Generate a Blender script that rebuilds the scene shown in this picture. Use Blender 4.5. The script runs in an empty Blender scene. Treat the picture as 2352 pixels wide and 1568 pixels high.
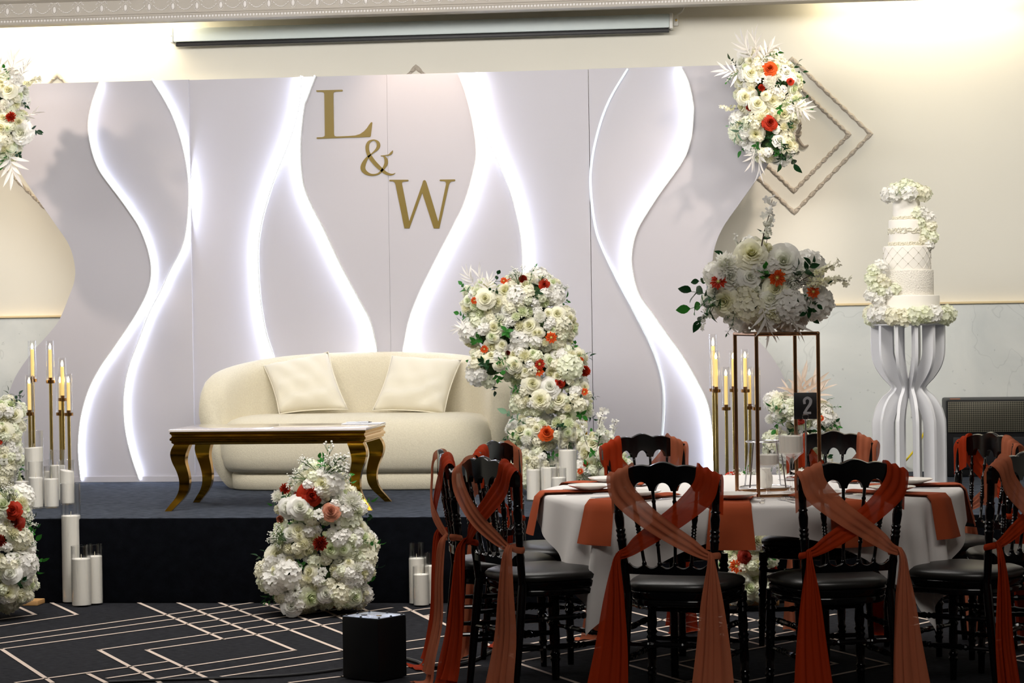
import bpy, bmesh, math, random
import numpy as np
from mathutils import Vector, Matrix

random.seed(7)
scene = bpy.context.scene
COL = scene.collection

# ---------------------------------------------------------------- camera
F = 5500.0; HC = 1.46
YAW = math.radians(7); ROLL = 0.0147; PITCH = math.atan(62 / F)
Zv = Vector((0, 0, 1))
FH = Vector((-math.sin(YAW), math.cos(YAW), 0)); R0 = Vector((math.cos(YAW), math.sin(YAW), 0))
FW = FH * math.cos(PITCH) - Zv * math.sin(PITCH); U0 = Zv * math.cos(PITCH) + FH * math.sin(PITCH)
UP = U0 * math.cos(ROLL) + R0 * math.sin(ROLL); RT = R0 * math.cos(ROLL) - U0 * math.sin(ROLL)
CP = Vector((0, 0, HC))
cam = bpy.data.cameras.new('camera'); camo = bpy.data.objects.new('camera', cam); COL.objects.link(camo)
cam.sensor_width = 36; cam.lens = F / 2352 * 36; cam.clip_end = 100
M3 = Matrix((RT, UP, -FW)).transposed()
camo.matrix_world = Matrix.Translation(CP) @ M3.to_4x4()
scene.camera = camo

def ray(x, y): return FW * F + RT * (x - 1176) - UP * (y - 784)
def onz(x, y, z):
    d = ray(x, y); return CP + d * ((z - HC) / d.z)
def ony(x, y, Y):
    d = ray(x, y); return CP + d * (Y / d.y)
def atd(x, y, D):
    d = ray(x, y); return CP + d * (D / d.dot(FH))
def LD(lat, d, z=0.0): return R0 * lat + FH * d + Zv * z

# ---------------------------------------------------------------- world, lights, exposure
w = bpy.data.worlds.new('World'); scene.world = w; w.use_nodes = True
w.node_tree.nodes['Background'].inputs[0].default_value = (0.75, 0.8, 0.9, 1)
w.node_tree.nodes['Background'].inputs[1].default_value = 0.05
scene.view_settings.view_transform = 'Standard'; scene.view_settings.look = 'None'
scene.view_settings.exposure = 0.27; scene.view_settings.gamma = 1.0
scene.view_settings.use_curve_mapping = False
scene.cycles.transparent_max_bounces = 32
YB = 14.69; YW = 15.22; ST = 0.44   # backdrop plane, wall plane, stage height

def area(name, loc, target, sx, sy, power, col, spread=180):
    l = bpy.data.lights.new(name, 'AREA'); l.shape = 'RECTANGLE'; l.size = sx; l.size_y = sy
    l.energy = power; l.color = col; l.spread = math.radians(spread)
    o = bpy.data.objects.new(name, l); COL.objects.link(o); o.location = loc
    o.rotation_euler = (Vector(target) - Vector(loc)).to_track_quat('-Z', 'Y').to_euler(); return o
def spot(name, loc, target, power, col, ang=60, blend=0.8, rad=0.05):
    l = bpy.data.lights.new(name, 'SPOT'); l.energy = power; l.color = col; l.spot_size = math.radians(ang)
    l.spot_blend = blend; l.shadow_soft_size = rad
    o = bpy.data.objects.new(name, l); COL.objects.link(o); o.location = loc
    o.rotation_euler = (Vector(target) - Vector(loc)).to_track_quat('-Z', 'Y').to_euler(); return o
# cove lamps hidden behind the plaster cornice, washing the rear wall
area('cove_lamp_left', (-5.75, 15.0, 3.47), (-5.75, 15.3, 2.9), 3.6, 0.06, 22, (1, .87, .62))
area('cove_lamp_right', (.78, 15.0, 3.47), (.78, 15.3, 2.9), 1.35, 0.06, 6.5, (1, .86, .60))
# ceiling panels of the hall, then two added fill lamps
area('ceiling_panel_stage', (-2.4, 10.9, 3.75), (-2.4, 13.6, 1.2), 4.2, 1.2, 150, (1, .96, .92))
area('ceiling_panel_right', (1.6, 12.0, 3.75), (1.3, 14.6, 1.2), 1.6, 1.0, 75, (1, .95, .88))
area('ceiling_panel_left', (-6.6, 12.0, 3.75), (-6.0, 14.6, 1.0), 1.6, 1.0, 50, (1, .96, .92))
area('fill_front', (-2.2, 9.7, 3.75), (-2.4, 12.2, .6), 3.6, .8, 120, (1, .96, .91))  # added fill, a front wash for the stage and floor flowers
area('fill_hall', (0.2, 5.0, 3.75), (0, 7.6, 0), 3.0, 1.2, 105, (1, .95, .9))  # added low-angle fill for upright faces: wall, centrepiece, cloth front
spot('downlight_left', (-5.6, 13.2, 3.6), (-4.75, 14.7, 2.25), 95, (1, .82, .66), 50)
spot('downlight_right', (0.55, 13.4, 3.6), (-.35, 14.7, 2.3), 90, (1, .84, .70), 46)
spot('downlight_middle', (-2.3, 14.2, 3.5), (-2.35, 14.7, 2.72), 26, (1, .76, .56), 70)

# ---------------------------------------------------------------- materials
def srgb(c):
    return tuple(((v / 255) / 12.92 if v / 255 <= 0.04045 else (((v / 255) + 0.055) / 1.055) ** 2.4) for v in c) + (1,)
MATS = {}
def mat(name, col, rough=.5, metal=0, spec=.5, bump=None, var=None, alpha=1, trans=0, emis=None, sheen=0, coat=0, stretch=None):
    m = bpy.data.materials.new(name); m.use_nodes = True; MATS[name] = m
    nt = m.node_tree; b = nt.nodes['Principled BSDF']
    b.inputs['Base Color'].default_value = srgb(col); b.inputs['Roughness'].default_value = rough
    b.inputs['Metallic'].default_value = metal; b.inputs['Specular IOR Level'].default_value = spec
    b.inputs['Alpha'].default_value = alpha
    if coat: b.inputs['Coat Weight'].default_value = coat; b.inputs['Coat Roughness'].default_value = .05
    if sheen: b.inputs['Sheen Weight'].default_value = sheen
    if emis: b.inputs['Emission Color'].default_value = srgb(emis[0]); b.inputs['Emission Strength'].default_value = emis[1]
    tc = nt.nodes.new('ShaderNodeTexCoord'); co = tc.outputs['Object']
    if stretch:
        mp = nt.nodes.new('ShaderNodeMapping'); mp.inputs['Scale'].default_value = stretch
        nt.links.new(co, mp.inputs[0]); co = mp.outputs[0]
    if var:   # (scale, colour2, contrast)
        n = nt.nodes.new('ShaderNodeTexNoise'); n.inputs['Scale'].default_value = var[0]; n.inputs['Detail'].default_value = 5
        nt.links.new(co, n.inputs[0])
        r = nt.nodes.new('ShaderNodeValToRGB'); e = r.color_ramp.elements
        e[0].position = .5 - var[2]; e[1].position = .5 + var[2]
        e[0].color = srgb(col); e[1].color = srgb(var[1])
        nt.links.new(n.outputs[0], r.inputs[0]); nt.links.new(r.outputs[0], b.inputs['Base Color'])
    if bump:  # (scale, strength, distance)
        n = nt.nodes.new('ShaderNodeTexNoise'); n.inputs['Scale'].default_value = bump[0]; n.inputs['Detail'].default_value = 4
        nt.links.new(co, n.inputs[0])
        bp = nt.nodes.new('ShaderNodeBump'); bp.inputs['Strength'].default_value = bump[1]; bp.inputs['Distance'].default_value = bump[2]
        nt.links.new(n.outputs[0], bp.inputs['Height']); nt.links.new(bp.outputs[0], b.inputs['Normal'])
    return m
def petal_mat(name, col, col2=None, tr=.35, rough=.6):
    m = bpy.data.materials.new(name); m.use_nodes = True; MATS[name] = m
    nt = m.node_tree; b = nt.nodes['Principled BSDF']; out = nt.nodes['Material Output']
    b.inputs['Roughness'].default_value = rough; b.inputs['Specular IOR Level'].default_value = .25
    t = nt.nodes.new('ShaderNodeBsdfTranslucent'); mx = nt.nodes.new('ShaderNodeMixShader'); mx.inputs[0].default_value = tr
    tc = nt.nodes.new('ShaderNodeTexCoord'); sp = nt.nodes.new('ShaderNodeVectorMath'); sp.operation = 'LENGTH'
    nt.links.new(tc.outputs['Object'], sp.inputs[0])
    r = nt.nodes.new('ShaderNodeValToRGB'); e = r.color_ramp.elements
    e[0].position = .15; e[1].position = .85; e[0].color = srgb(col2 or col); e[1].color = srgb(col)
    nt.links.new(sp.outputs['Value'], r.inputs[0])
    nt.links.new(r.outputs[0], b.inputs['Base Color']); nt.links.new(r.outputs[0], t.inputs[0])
    nt.links.new(b.outputs[0], mx.inputs[1]); nt.links.new(t.outputs[0], mx.inputs[2]); nt.links.new(mx.outputs[0], out.inputs[0])
    return m
def glass_mat(name, tint=(245, 250, 250)):
    m = bpy.data.materials.new(name); m.use_nodes = True; MATS[name] = m
    nt = m.node_tree; out = nt.nodes['Material Output']; nt.nodes.remove(nt.nodes['Principled BSDF'])
    t = nt.nodes.new('ShaderNodeBsdfTransparent'); t.inputs[0].default_value = (1, 1, 1, 1)
    g = nt.nodes.new('ShaderNodeBsdfGlossy'); g.inputs['Roughness'].default_value = .03
    f = nt.nodes.new('ShaderNodeLayerWeight'); f.inputs[0].default_value = .35
    ma = nt.nodes.new('ShaderNodeMath'); ma.operation = 'MULTIPLY_ADD'; ma.inputs[1].default_value = .5; ma.inputs[2].default_value = .02
    nt.links.new(f.outputs['Facing'], ma.inputs[0])
    mx = nt.nodes.new('ShaderNodeMixShader'); nt.links.new(ma.outputs[0], mx.inputs[0])
    nt.links.new(t.outputs[0], mx.inputs[1]); nt.links.new(g.outputs[0], mx.inputs[2]); nt.links.new(mx.outputs[0], out.inputs[0])
    return m
def sheer_mat(name, col, op):
    m = mat(name, col, .75, spec=.1, bump=(260, .25, .001), stretch=(1, 1, .1))
    nt = m.node_tree; b = nt.nodes['Principled BSDF']; out = nt.nodes['Material Output']
    t = nt.nodes.new('ShaderNodeBsdfTransparent'); tl = nt.nodes.new('ShaderNodeBsdfTranslucent'); tl.inputs[0].default_value = srgb(col)
    m1 = nt.nodes.new('ShaderNodeMixShader'); m1.inputs[0].default_value = .3
    m2 = nt.nodes.new('ShaderNodeMixShader'); m2.inputs[0].default_value = op
    nt.links.new(b.outputs[0], m1.inputs[1]); nt.links.new(tl.outputs[0], m1.inputs[2])
    nt.links.new(t.outputs[0], m2.inputs[1]); nt.links.new(m1.outputs[0], m2.inputs[2]); nt.links.new(m2.outputs[0], out.inputs[0])
    return m
mat('wall_paint', (233, 230, 218), .7, bump=(90, .05, .002), var=(1.5, (230, 227, 215), .4))
mat('plaster', (184, 177, 166), .6, bump=(150, .1, .002))
mat('plaster_light', (232, 228, 224), .55)
mat('plaster_dark', (190, 180, 166), .6, bump=(60, .4, .004))
mat('ceiling_paint', (225, 223, 220), .8)
mat('backdrop_white', (194, 191, 197), .45, spec=.3, var=(2.5, (190, 187, 193), .4))
mat('carpet_floor', (25, 25, 28), .95, spec=.1, var=(26, (58, 59, 64), .22), bump=(420, .8, .004), stretch=(1, 4, 1))
mat('carpet_line', (216, 198, 184), .95, spec=.1, bump=(300, .8, .004))
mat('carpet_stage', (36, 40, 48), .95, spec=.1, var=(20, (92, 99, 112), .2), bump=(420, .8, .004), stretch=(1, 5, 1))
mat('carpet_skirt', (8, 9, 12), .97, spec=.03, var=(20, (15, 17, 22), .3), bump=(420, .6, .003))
mat('gold_letter', (116, 95, 5), .42, metal=.1, bump=(25, .15, .004))
mat('gold_metal', (198, 146, 40), .12, metal=1, bump=(6, .08, .01))
mat('brass_dark', (158, 116, 70), .22, metal=1)
mat('brass_pole', (205, 178, 110), .2, metal=1)
mat('copper', (176, 130, 92), .22, metal=1)
mat('silver', (200, 200, 205), .15, metal=1)
mat('chair_black', (5, 5, 6), .1, spec=.42)
mat('seat_leather', (26, 25, 23), .36, spec=.55, bump=(300, .15, .001))
mat('box_black', (12, 12, 14), .5, spec=.3)
mat('box_top', (180, 195, 215), .25, metal=.6)
mat('grille_black', (30, 29, 26), .35, metal=.4)
mat('boucle', (232, 224, 200), .95, spec=.1, sheen=.2, bump=(190, .55, .004), var=(120, (214, 205, 180), .35))
mat('pillow_cream', (232, 225, 205), .95, spec=.1, sheen=.3, bump=(300, .4, .002))
mat('linen_white', (226, 222, 218), .85, spec=.15, bump=(600, .2, .001))
mat('napkin_rust', (160, 74, 42), .85, spec=.12, bump=(600, .25, .001))
mat('porcelain', (240, 236, 228), .12, spec=.6, coat=.4)
mat('table_top', (222, 212, 208), .08, spec=.6, coat=.6)
mat('wax', (244, 240, 230), .55, spec=.3, bump=(400, .15, .001))
mat('wick', (225, 215, 190), .9)
mat('candle_led', (250, 226, 150), .5, emis=((255, 206, 110), .3))  # faint even emission stands in for flame light on the candle body
mat('flame_led', (255, 240, 190), .4, emis=((255, 222, 150), 12))
mat('led_strip', (240, 245, 255), .4, emis=((222, 232, 255), 25))
mat('strip_channel', (235, 238, 240), .4)
mat('tube_unlit', (236, 244, 246), .25)
mat('cake_icing', (236, 231, 220), .55, spec=.35)
mat('cake_texture', (234, 228, 215), .7, bump=(120, 1.0, .008))
mat('cake_beads', (214, 208, 186), .4, spec=.6)
mat('stand_white', (226, 226, 228), .4, spec=.4)
mat('screen_case', (214, 226, 226), .4)
mat('rubber_black', (12, 12, 18), .45)
mat('cable_black', (14, 14, 15), .5)
mat('cable_yellow', (226, 200, 30), .5)
mat('plastic_white', (232, 232, 228), .4)
mat('paper', (235, 236, 240), .6)
mat('sign_black', (16, 17, 20), .35)
mat('sign_digit', (168, 168, 172), .35)
mat('ledge_lit_tone', (236, 214, 168), .5)  # warm yellow of the lit ledge put into its base colour
mat('wood_base', (196, 150, 96), .6)
mat('foam', (30, 52, 24), .95, bump=(60, 1.0, .02), var=(40, (66, 96, 44), .12))
mat('stem_green', (64, 96, 44), .7)
mat('stem_brown', (60, 42, 32), .8)
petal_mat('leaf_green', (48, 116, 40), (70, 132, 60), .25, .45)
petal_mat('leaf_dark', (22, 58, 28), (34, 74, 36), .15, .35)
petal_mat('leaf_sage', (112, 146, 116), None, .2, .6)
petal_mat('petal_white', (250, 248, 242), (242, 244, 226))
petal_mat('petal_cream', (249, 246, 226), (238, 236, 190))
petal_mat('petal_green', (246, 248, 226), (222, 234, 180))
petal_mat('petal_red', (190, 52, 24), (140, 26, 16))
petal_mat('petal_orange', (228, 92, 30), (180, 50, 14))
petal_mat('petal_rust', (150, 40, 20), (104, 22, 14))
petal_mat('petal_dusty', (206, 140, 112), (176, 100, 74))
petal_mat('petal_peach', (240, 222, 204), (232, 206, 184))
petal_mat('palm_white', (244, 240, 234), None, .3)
mat('anther_dark', (50, 42, 24), .8)
mat('anther_yellow', (206, 200, 110), .8)
glass_mat('glass'); glass_mat('glass_thin', (250, 252, 252))
sheer_mat('sash_rust', (154, 46, 11), .96)
sheer_mat('sash_salmon', (176, 100, 70), .92)

def marble_mat():
    m = mat('marble', (222, 226, 222), .3, spec=.4)
    nt = m.node_tree; b = nt.nodes['Principled BSDF']; tc = [n for n in nt.nodes if n.type == 'TEX_COORD'][0]
    n1 = nt.nodes.new('ShaderNodeTexNoise'); n1.inputs['Scale'].default_value = 1.6; n1.inputs['Detail'].default_value = 8; n1.inputs['Distortion'].default_value = 1.2
    r1 = nt.nodes.new('ShaderNodeValToRGB'); e = r1.color_ramp.elements
    e[0].position = .3; e[0].color = srgb((218, 223, 221)); e[1].position = .65; e[1].color = srgb((236, 239, 235))
    n2 = nt.nodes.new('ShaderNodeTexNoise'); n2.inputs['Scale'].default_value = 2.2; n2.inputs['Detail'].default_value = 3; n2.inputs['Distortion'].default_value = .6
    ab = nt.nodes.new('ShaderNodeMath'); ab.operation = 'SUBTRACT'; ab.inputs[1].default_value = .5
    ab2 = nt.nodes.new('ShaderNodeMath'); ab2.operation = 'ABSOLUTE'
    r2 = nt.nodes.new('ShaderNodeValToRGB'); e = r2.color_ramp.elements
    e[0].position = 0; e[0].color = (1, 1, 1, 1); e[1].position = .006; e[1].color = (0, 0, 0, 1)
    n3 = nt.nodes.new('ShaderNodeTexNoise'); n3.inputs['Scale'].default_value = 30; n3.inputs['Detail'].default_value = 2
    r3 = nt.nodes.new('ShaderNodeValToRGB'); e = r3.color_ramp.elements
    e[0].position = .70; e[0].color = (0, 0, 0, 1); e[1].position = .76; e[1].color = (1, 1, 1, 1)
    for n in (n1, n2, n3): nt.links.new(tc.outputs['Object'], n.inputs[0])
    nt.links.new(n1.outputs[0], r1.inputs[0]); nt.links.new(n2.outputs[0], ab.inputs[0]); nt.links.new(ab.outputs[0], ab2.inputs[0])
    nt.links.new(ab2.outputs[0], r2.inputs[0]); nt.links.new(n3.outputs[0], r3.inputs[0])
    add = nt.nodes.new('ShaderNodeMath'); add.operation = 'MULTIPLY_ADD'; add.inputs[1].default_value = .25; add.use_clamp = True
    nt.links.new(r2.outputs[0], add.inputs[0]); 
    sc3 = nt.nodes.new('ShaderNodeMath'); sc3.operation = 'MULTIPLY'; sc3.inputs[1].default_value = .35
    nt.links.new(r3.outputs[0], sc3.inputs[0]); nt.links.new(sc3.outputs[0], add.inputs[2])
    mx = nt.nodes.new('ShaderNodeMix'); mx.data_type = 'RGBA'
    nt.links.new(add.outputs[0], mx.inputs['Factor']); nt.links.new(r1.outputs[0], mx.inputs['A']); mx.inputs['B'].default_value = srgb((150, 158, 156))
    nt.links.new(mx.outputs['Result'], b.inputs['Base Color'])
marble_mat()
def grille_nodes():
    m = MATS['grille_black']; nt = m.node_tree; b = nt.nodes['Principled BSDF']; tc = [n for n in nt.nodes if n.type == 'TEX_COORD'][0]
    mp = nt.nodes.new('ShaderNodeMapping'); mp.inputs['Scale'].default_value = (110, 110, 110); mp.inputs['Rotation'].default_value = (0, .785, 0)
    ck = nt.nodes.new('ShaderNodeTexChecker'); ck.inputs['Scale'].default_value = 1
    ck.inputs['Color1'].default_value = srgb((120, 116, 100)); ck.inputs['Color2'].default_value = srgb((60, 58, 50))
    nt.links.new(tc.outputs['Object'], mp.inputs[0]); nt.links.new(mp.outputs[0], ck.inputs[0]); nt.links.new(ck.outputs[0], b.inputs['Base Color'])
grille_nodes()

# ---------------------------------------------------------------- object helpers
WM = {}
class MB:
    def __init__(s): s.v = []; s.f = []; s.mi = []; s.cur = 0
    def add(s, vs, fs, M=None):
        o = len(s.v)
        if M is not None: vs = [M @ Vector(v) for v in vs]
        s.v += [tuple(v) for v in vs]; s.f += [tuple(i + o for i in f) for f in fs]; s.mi += [s.cur] * len(fs)
        return s
    def mesh(s, name, mats, smooth=True, angle=40):
        me = bpy.data.meshes.new(name); me.from_pydata(s.v, [], s.f)
        for m in (mats if isinstance(mats, (list, tuple)) else [mats]): me.materials.append(MATS[m])
        if any(s.mi): me.polygons.foreach_set('material_index', s.mi)
        if smooth:
            me.polygons.foreach_set('use_smooth', [True] * len(me.polygons))
            if angle: me.set_sharp_from_angle(angle=math.radians(angle))
        me.update(); return me
def link(name, data, parent=None, M=None, label=None, kind=None):
    o = bpy.data.objects.new(name, data); COL.objects.link(o)
    M = M if M is not None else Matrix.Identity(4)
    WM[o.name] = M.copy()
    if parent is not None:
        o.parent = parent; o.matrix_basis = WM[parent.name].inverted() @ M
    else: o.matrix_basis = M
    if label: o['label'] = label
    if kind: o['kind'] = kind
    return o
def tag(o, label, cat, group=None):
    o['label'] = label; o['category'] = cat
    if group: o['group'] = group
    return o
def thing(name, label, cat, loc, rot=0, group=None, M=None):
    M = M if M is not None else Matrix.Translation(Vector(loc)) @ Matrix.Rotation(rot, 4, 'Z')
    o = link(name, None, None, M); o.empty_display_size = .1
    return tag(o, label, cat, group)
def dup(root, M, label=None, group=None):
    def cp(o, par):
        c = o.copy(); COL.objects.link(c)
        if par is not None: c.parent = par; WM[c.name] = WM[par.name] @ c.matrix_basis
        else: c.matrix_basis = M; WM[c.name] = M.copy()
        for ch in KIDS.get(o.name, []): KIDS.setdefault(c.name, []).append(cp(ch, c))
        return c
    r = cp(root, None)
    if label: r['label'] = label
    if group: r['group'] = group
    return r
KIDS = {}
_link = link
def link(name, data, parent=None, M=None, label=None, kind=None):
    o = _link(name, data, parent, M, label, kind)
    if parent is not None: KIDS.setdefault(parent.name, []).append(o)
    return o

def box(x0, x1, y0, y1, z0, z1):
    return ([(x0, y0, z0), (x1, y0, z0), (x1, y1, z0), (x0, y1, z0), (x0, y0, z1), (x1, y0, z1), (x1, y1, z1), (x0, y1, z1)],
            [(0, 3, 2, 1), (4, 5, 6, 7), (0, 1, 5, 4), (1, 2, 6, 5), (2, 3, 7, 6), (3, 0, 4, 7)])
def rbox(x0, x1, y0, y1, z0, z1, r=.005, seg=2):
    bm = bmesh.new(); v, f = box(x0, x1, y0, y1, z0, z1); vs = [bm.verts.new(p) for p in v]
    for q in f: bm.faces.new([vs[i] for i in q])
    bmesh.ops.bevel(bm, geom=bm.edges[:], offset=r, segments=seg, profile=.6, affect='EDGES', clamp_overlap=True)
    bm.verts.index_update(); out = ([tuple(v.co) for v in bm.verts], [tuple(v.index for v in f.verts) for f in bm.faces]); bm.free(); return out
def lathe(prof, seg=16, cap0=True, cap1=True):
    v = []; f = []
    for r, z in prof:
        for k in range(seg):
            a = 2 * math.pi * k / seg; v.append((r * math.cos(a), r * math.sin(a), z))
    n = len(prof)
    for i in range(n - 1):
        for k in range(seg):
            k2 = (k + 1) % seg; f.append((i * seg + k, i * seg + k2, (i + 1) * seg + k2, (i + 1) * seg + k))
    if cap0: f.append(tuple(range(seg - 1, -1, -1)))
    if cap1: f.append(tuple((n - 1) * seg + k for k in range(seg)))
    return v, f
def align(p0, p1):
    p0 = Vector(p0); p1 = Vector(p1); d = p1 - p0
    return Matrix.Translation(p0) @ d.to_track_quat('Z', 'Y').to_matrix().to_4x4(), d.length
def rod(mb, p0, p1, r, r1=None, seg=10):
    M, L = align(p0, p1); v, f = lathe([(r, 0), (r if r1 is None else r1, L)], seg); mb.add(v, f, M)
def turned(mb, p0, p1, prof, seg=12):
    M, L = align(p0, p1); v, f = lathe([(r, t * L) for t, r in prof], seg); mb.add(v, f, M)
def cat_rom(pts, n=8):
    P = [Vector(p) for p in pts]; out = []
    for i in range(len(P) - 1):
        p0 = P[max(i - 1, 0)]; p1 = P[i]; p2 = P[i + 1]; p3 = P[min(i + 2, len(P) - 1)]
        for k in range(n):
            t = k / n
            out.append(.5 * ((2 * p1) + (-p0 + p2) * t + (2 * p0 - 5 * p1 + 4 * p2 - p3) * t * t + (-p0 + 3 * p1 - 3 * p2 + p3) * t ** 3))
    out.append(P[-1]); return out
def tube(mb, pts, r, seg=8, taper=None):
    pts = [Vector(p) for p in pts]; n = len(pts); v = []; f = []
    up = Vector((.13, .21, 1)).normalized()
    for i, p in enumerate(pts):
        t = (pts[min(i + 1, n - 1)] - pts[max(i - 1, 0)]).normalized()
        a = t.cross(up)
        if a.length < .05: a = t.cross(Vector((1, 0, 0)))
        a.normalize(); b = t.cross(a)
        rr = r if taper is None else r * (1 + (taper - 1) * i / (n - 1))
        for k in range(seg):
            an = 2 * math.pi * k / seg; v.append(p + a * rr * math.cos(an) + b * rr * math.sin(an))
    for i in range(n - 1):
        for k in range(seg):
            k2 = (k + 1) % seg; f.append((i * seg + k, i * seg + k2, (i + 1) * seg + k2, (i + 1) * seg + k))
    f.append(tuple(range(seg - 1, -1, -1))); f.append(tuple((n - 1) * seg + k for k in range(seg)))
    mb.add(v, f)
def prism(poly, y0, y1):
    """polygon in x,z extruded from y0 to y1"""
    n = len(poly)
    v = [(p[0], y0, p[1]) for p in poly] + [(p[0], y1, p[1]) for p in poly]
    a = sum(poly[i][0] * poly[(i + 1) % n][1] - poly[(i + 1) % n][0] * poly[i][1] for i in range(n))
    fr = list(range(n)); bk = list(range(n, 2 * n))
    f = [tuple(fr) if a > 0 else tuple(fr[::-1]), tuple(bk[::-1]) if a > 0 else tuple(bk)]
    for i in range(n):
        j = (i + 1) % n; q = (i, i + n, j + n, j); f.append(q if a > 0 else q[::-1])
    return v, f
def grid_faces(nu, nv):
    return [(i * nv + j, (i + 1) * nv + j, (i + 1) * nv + j + 1, i * nv + j + 1) for i in range(nu - 1) for j in range(nv - 1)]
def ico(r=1, sub=1):
    bm = bmesh.new(); bmesh.ops.create_icosphere(bm, subdivisions=sub, radius=r)
    out = ([tuple(v.co) for v in bm.verts], [tuple(v.index for v in f.verts) for f in bm.faces]); bm.free(); return out
ICO1 = ico(1, 1); ICO2 = ico(1, 2)
def struct(name, mb, m, parent=None, label=None, smooth=False):
    o = link(name, mb.mesh(name, m, smooth), parent)
    if parent is None: o['kind'] = 'structure'
    if label: o['label'] = label
    return o

# ================================================================ ROOM
mb = MB(); mb.add(*box(-9, 7, -3, YW + .1, -.1, 0)); floor = struct('floor', mb, 'carpet_floor')
mb = MB(); mb.add(*box(-9, 7, YW, YW + .15, 0, 3.8)); struct('wall_rear', mb, 'wall_paint')
mb = MB(); mb.add(*box(-9.1, -9, -3, YW, 0, 3.8)); struct('wall_left', mb, 'wall_paint')
mb = MB(); mb.add(*box(7, 7.1, -3, YW, 0, 3.8)); struct('wall_right', mb, 'wall_paint')
mb = MB(); mb.add(*box(-9, 7, -3.1, -3, 0, 3.8)); struct('wall_front', mb, 'wall_paint')
mb = MB(); mb.add(*box(-9, 7, -3, YW, 3.8, 3.9)); struct('ceiling', mb, 'ceiling_paint')
# marble wainscot
zd = ony(2250, 697, YW - .03).z
mb = MB(); mb.add(*box(-9, 7, YW - .03, YW, 0, zd)); struct('wall_wainscot', mb, 'marble')
mb = MB(); mb.add(*rbox(-9, 7, YW - .045, YW, zd, zd + .014, .003)); struct('trim_1', mb, 'ledge_lit_tone', smooth=True)

# stage
mb = MB(); mb.add(*rbox(-9, 7, 12.03, YW - .03, .0, ST, .012)); stg = struct('stage_platform', mb, 'carpet_stage', smooth=True)
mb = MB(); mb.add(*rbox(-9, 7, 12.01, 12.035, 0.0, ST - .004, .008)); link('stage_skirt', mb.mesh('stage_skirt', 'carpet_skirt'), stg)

# carpet lines
LN = [((113,1382),(177,1412)),((177,1412),(0,1438)),((40,1393),(81,1412)),((81,1412),(0,1423)),((313,1382),(513,1469)),((403,1382),(677,1494)),((498,1382),(784,1493)),((597,1382),(784,1454)),
((0,1466),(597,1382)),((0,1478),(643,1388)),((3,1491),(660,1402)),((463,1443),(747,1404)),((227,1493),(784,1413)),((337,1493),(784,1430)),((3,1491),(120,1568)),((227,1493),(367,1568)),((337,1493),(497,1568)),((203,1548),(243,1568)),((37,1568),(383,1520)),((247,1558),(677,1494)),((357,1560),(784,1495)),((510,1554),(784,1513)),((666,1568),(784,1554)),
((747,1404),(840,1390)),((784,1454),(790,1457)),((784,1413),(900,1396)),((784,1430),(800,1428)),((740,1400),(830,1440)),((830,1397),(870,1415)),
((930,1395),(1010,1435)),((917,1406),(1005,1395)),((978,1414),(1020,1407)),((978,1414),(1100,1470)),((784,1495),(1100,1450)),((784,1513),(1000,1484)),((935,1532),(1100,1510)),((935,1550),(1100,1529)),((1100,1470),(1200,1520)),((784,1554),(860,1545))]
segs = [(onz(*a, 0), onz(*b, 0)) for a, b in LN]
mbl = None
def carpet_line(p, q, wd=.020):
    p = Vector((p.x, p.y, 0)); q = Vector((q.x, q.y, 0)); d = (q - p).normalized(); n = Vector((-d.y, d.x, 0)) * wd / 2
    p -= d * wd * .3; q += d * wd * .3
    if max(p.y, q.y) > 12.02: 
        if p.y > q.y: p, q = q, p
        if p.y > 12.0: return
        t = (12.02 - p.y) / (q.y - p.y); q = p + (q - p) * t
    L = (q - p).length; k = max(2, int(L / .25)); v = []; f = []
    for i in range(k + 1):
        c = p + (q - p) * i / k + Zv * .0025
        v += [c - n, c + n]
    f = [(2 * i, 2 * i + 2, 2 * i + 3, 2 * i + 1) for i in range(k)]
    m = MB(); m.add(v, f); link('carpet_line', m.mesh('carpet_line', 'carpet_line', False), floor)
for p, q in segs: carpet_line(p, q)
# the same lozenge pattern carried on under the round table
base = [s for s in segs if max(s[0].x, s[1].x) < -2.0]
for dx, dy in ((2.35, -.35), (4.4, -.2)):
    for p, q in base[2:22]:
        carpet_line(p + Vector((dx, dy, 0)), q + Vector((dx, dy, 0)))

# cornice: hanging plaster moulding in front of the cove
YC = 14.62
zc = (ony(0, 58, YC).z + ony(1400, 17, YC).z) / 2
prof = [(0, 0), (-.015, .0), (-.02, .012), (-.02, .028), (-.008, .034), (-.008, .04), (.012, .05), (.012, .135), (-.012, .15), (-.02, .165), (-.035, .175), (-.035, .2), (-.01, .21), (-.01, .5), (.12, .5), (.12, 0)]
mb = MB(); n = len(prof)
v = [(x, YC + p[0], zc + p[1]) for x in (-9, 7) for p in prof]
f = [(i, (i + 1) % n, n + (i + 1) % n, n + i) for i in range(n)]
mb.add(v, f); cor = struct('trim_2', mb, 'plaster')
mb = MB()
for k in range(300):
    x = -5.6 + k * .02; mb.add(ICO1[0], ICO1[1], Matrix.Translation((x, YC - .021, zc + .020)) @ Matrix.Diagonal((.006, .004, .008, 1)))
link('bead_row', mb.mesh('bead_row', 'plaster_light'), cor, kind='stuff')
mb = MB(); mb.add(*ico(1, 2), Matrix.Diagonal((.011, .006, .021, 1)))
for k in range(20):
    a = k * math.tau / 20; mb.add(ICO1[0], ICO1[1], Matrix.Translation((.018 * math.cos(a), 0, .029 * math.sin(a))) @ Matrix.Scale(.0028, 4))
mb.add(ICO1[0], ICO1[1], Matrix.Translation((0, 0, .037)) @ Matrix.Scale(.004, 4)); cameo = mb.mesh('cameo', 'plaster_light')
mb = MB()
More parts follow.
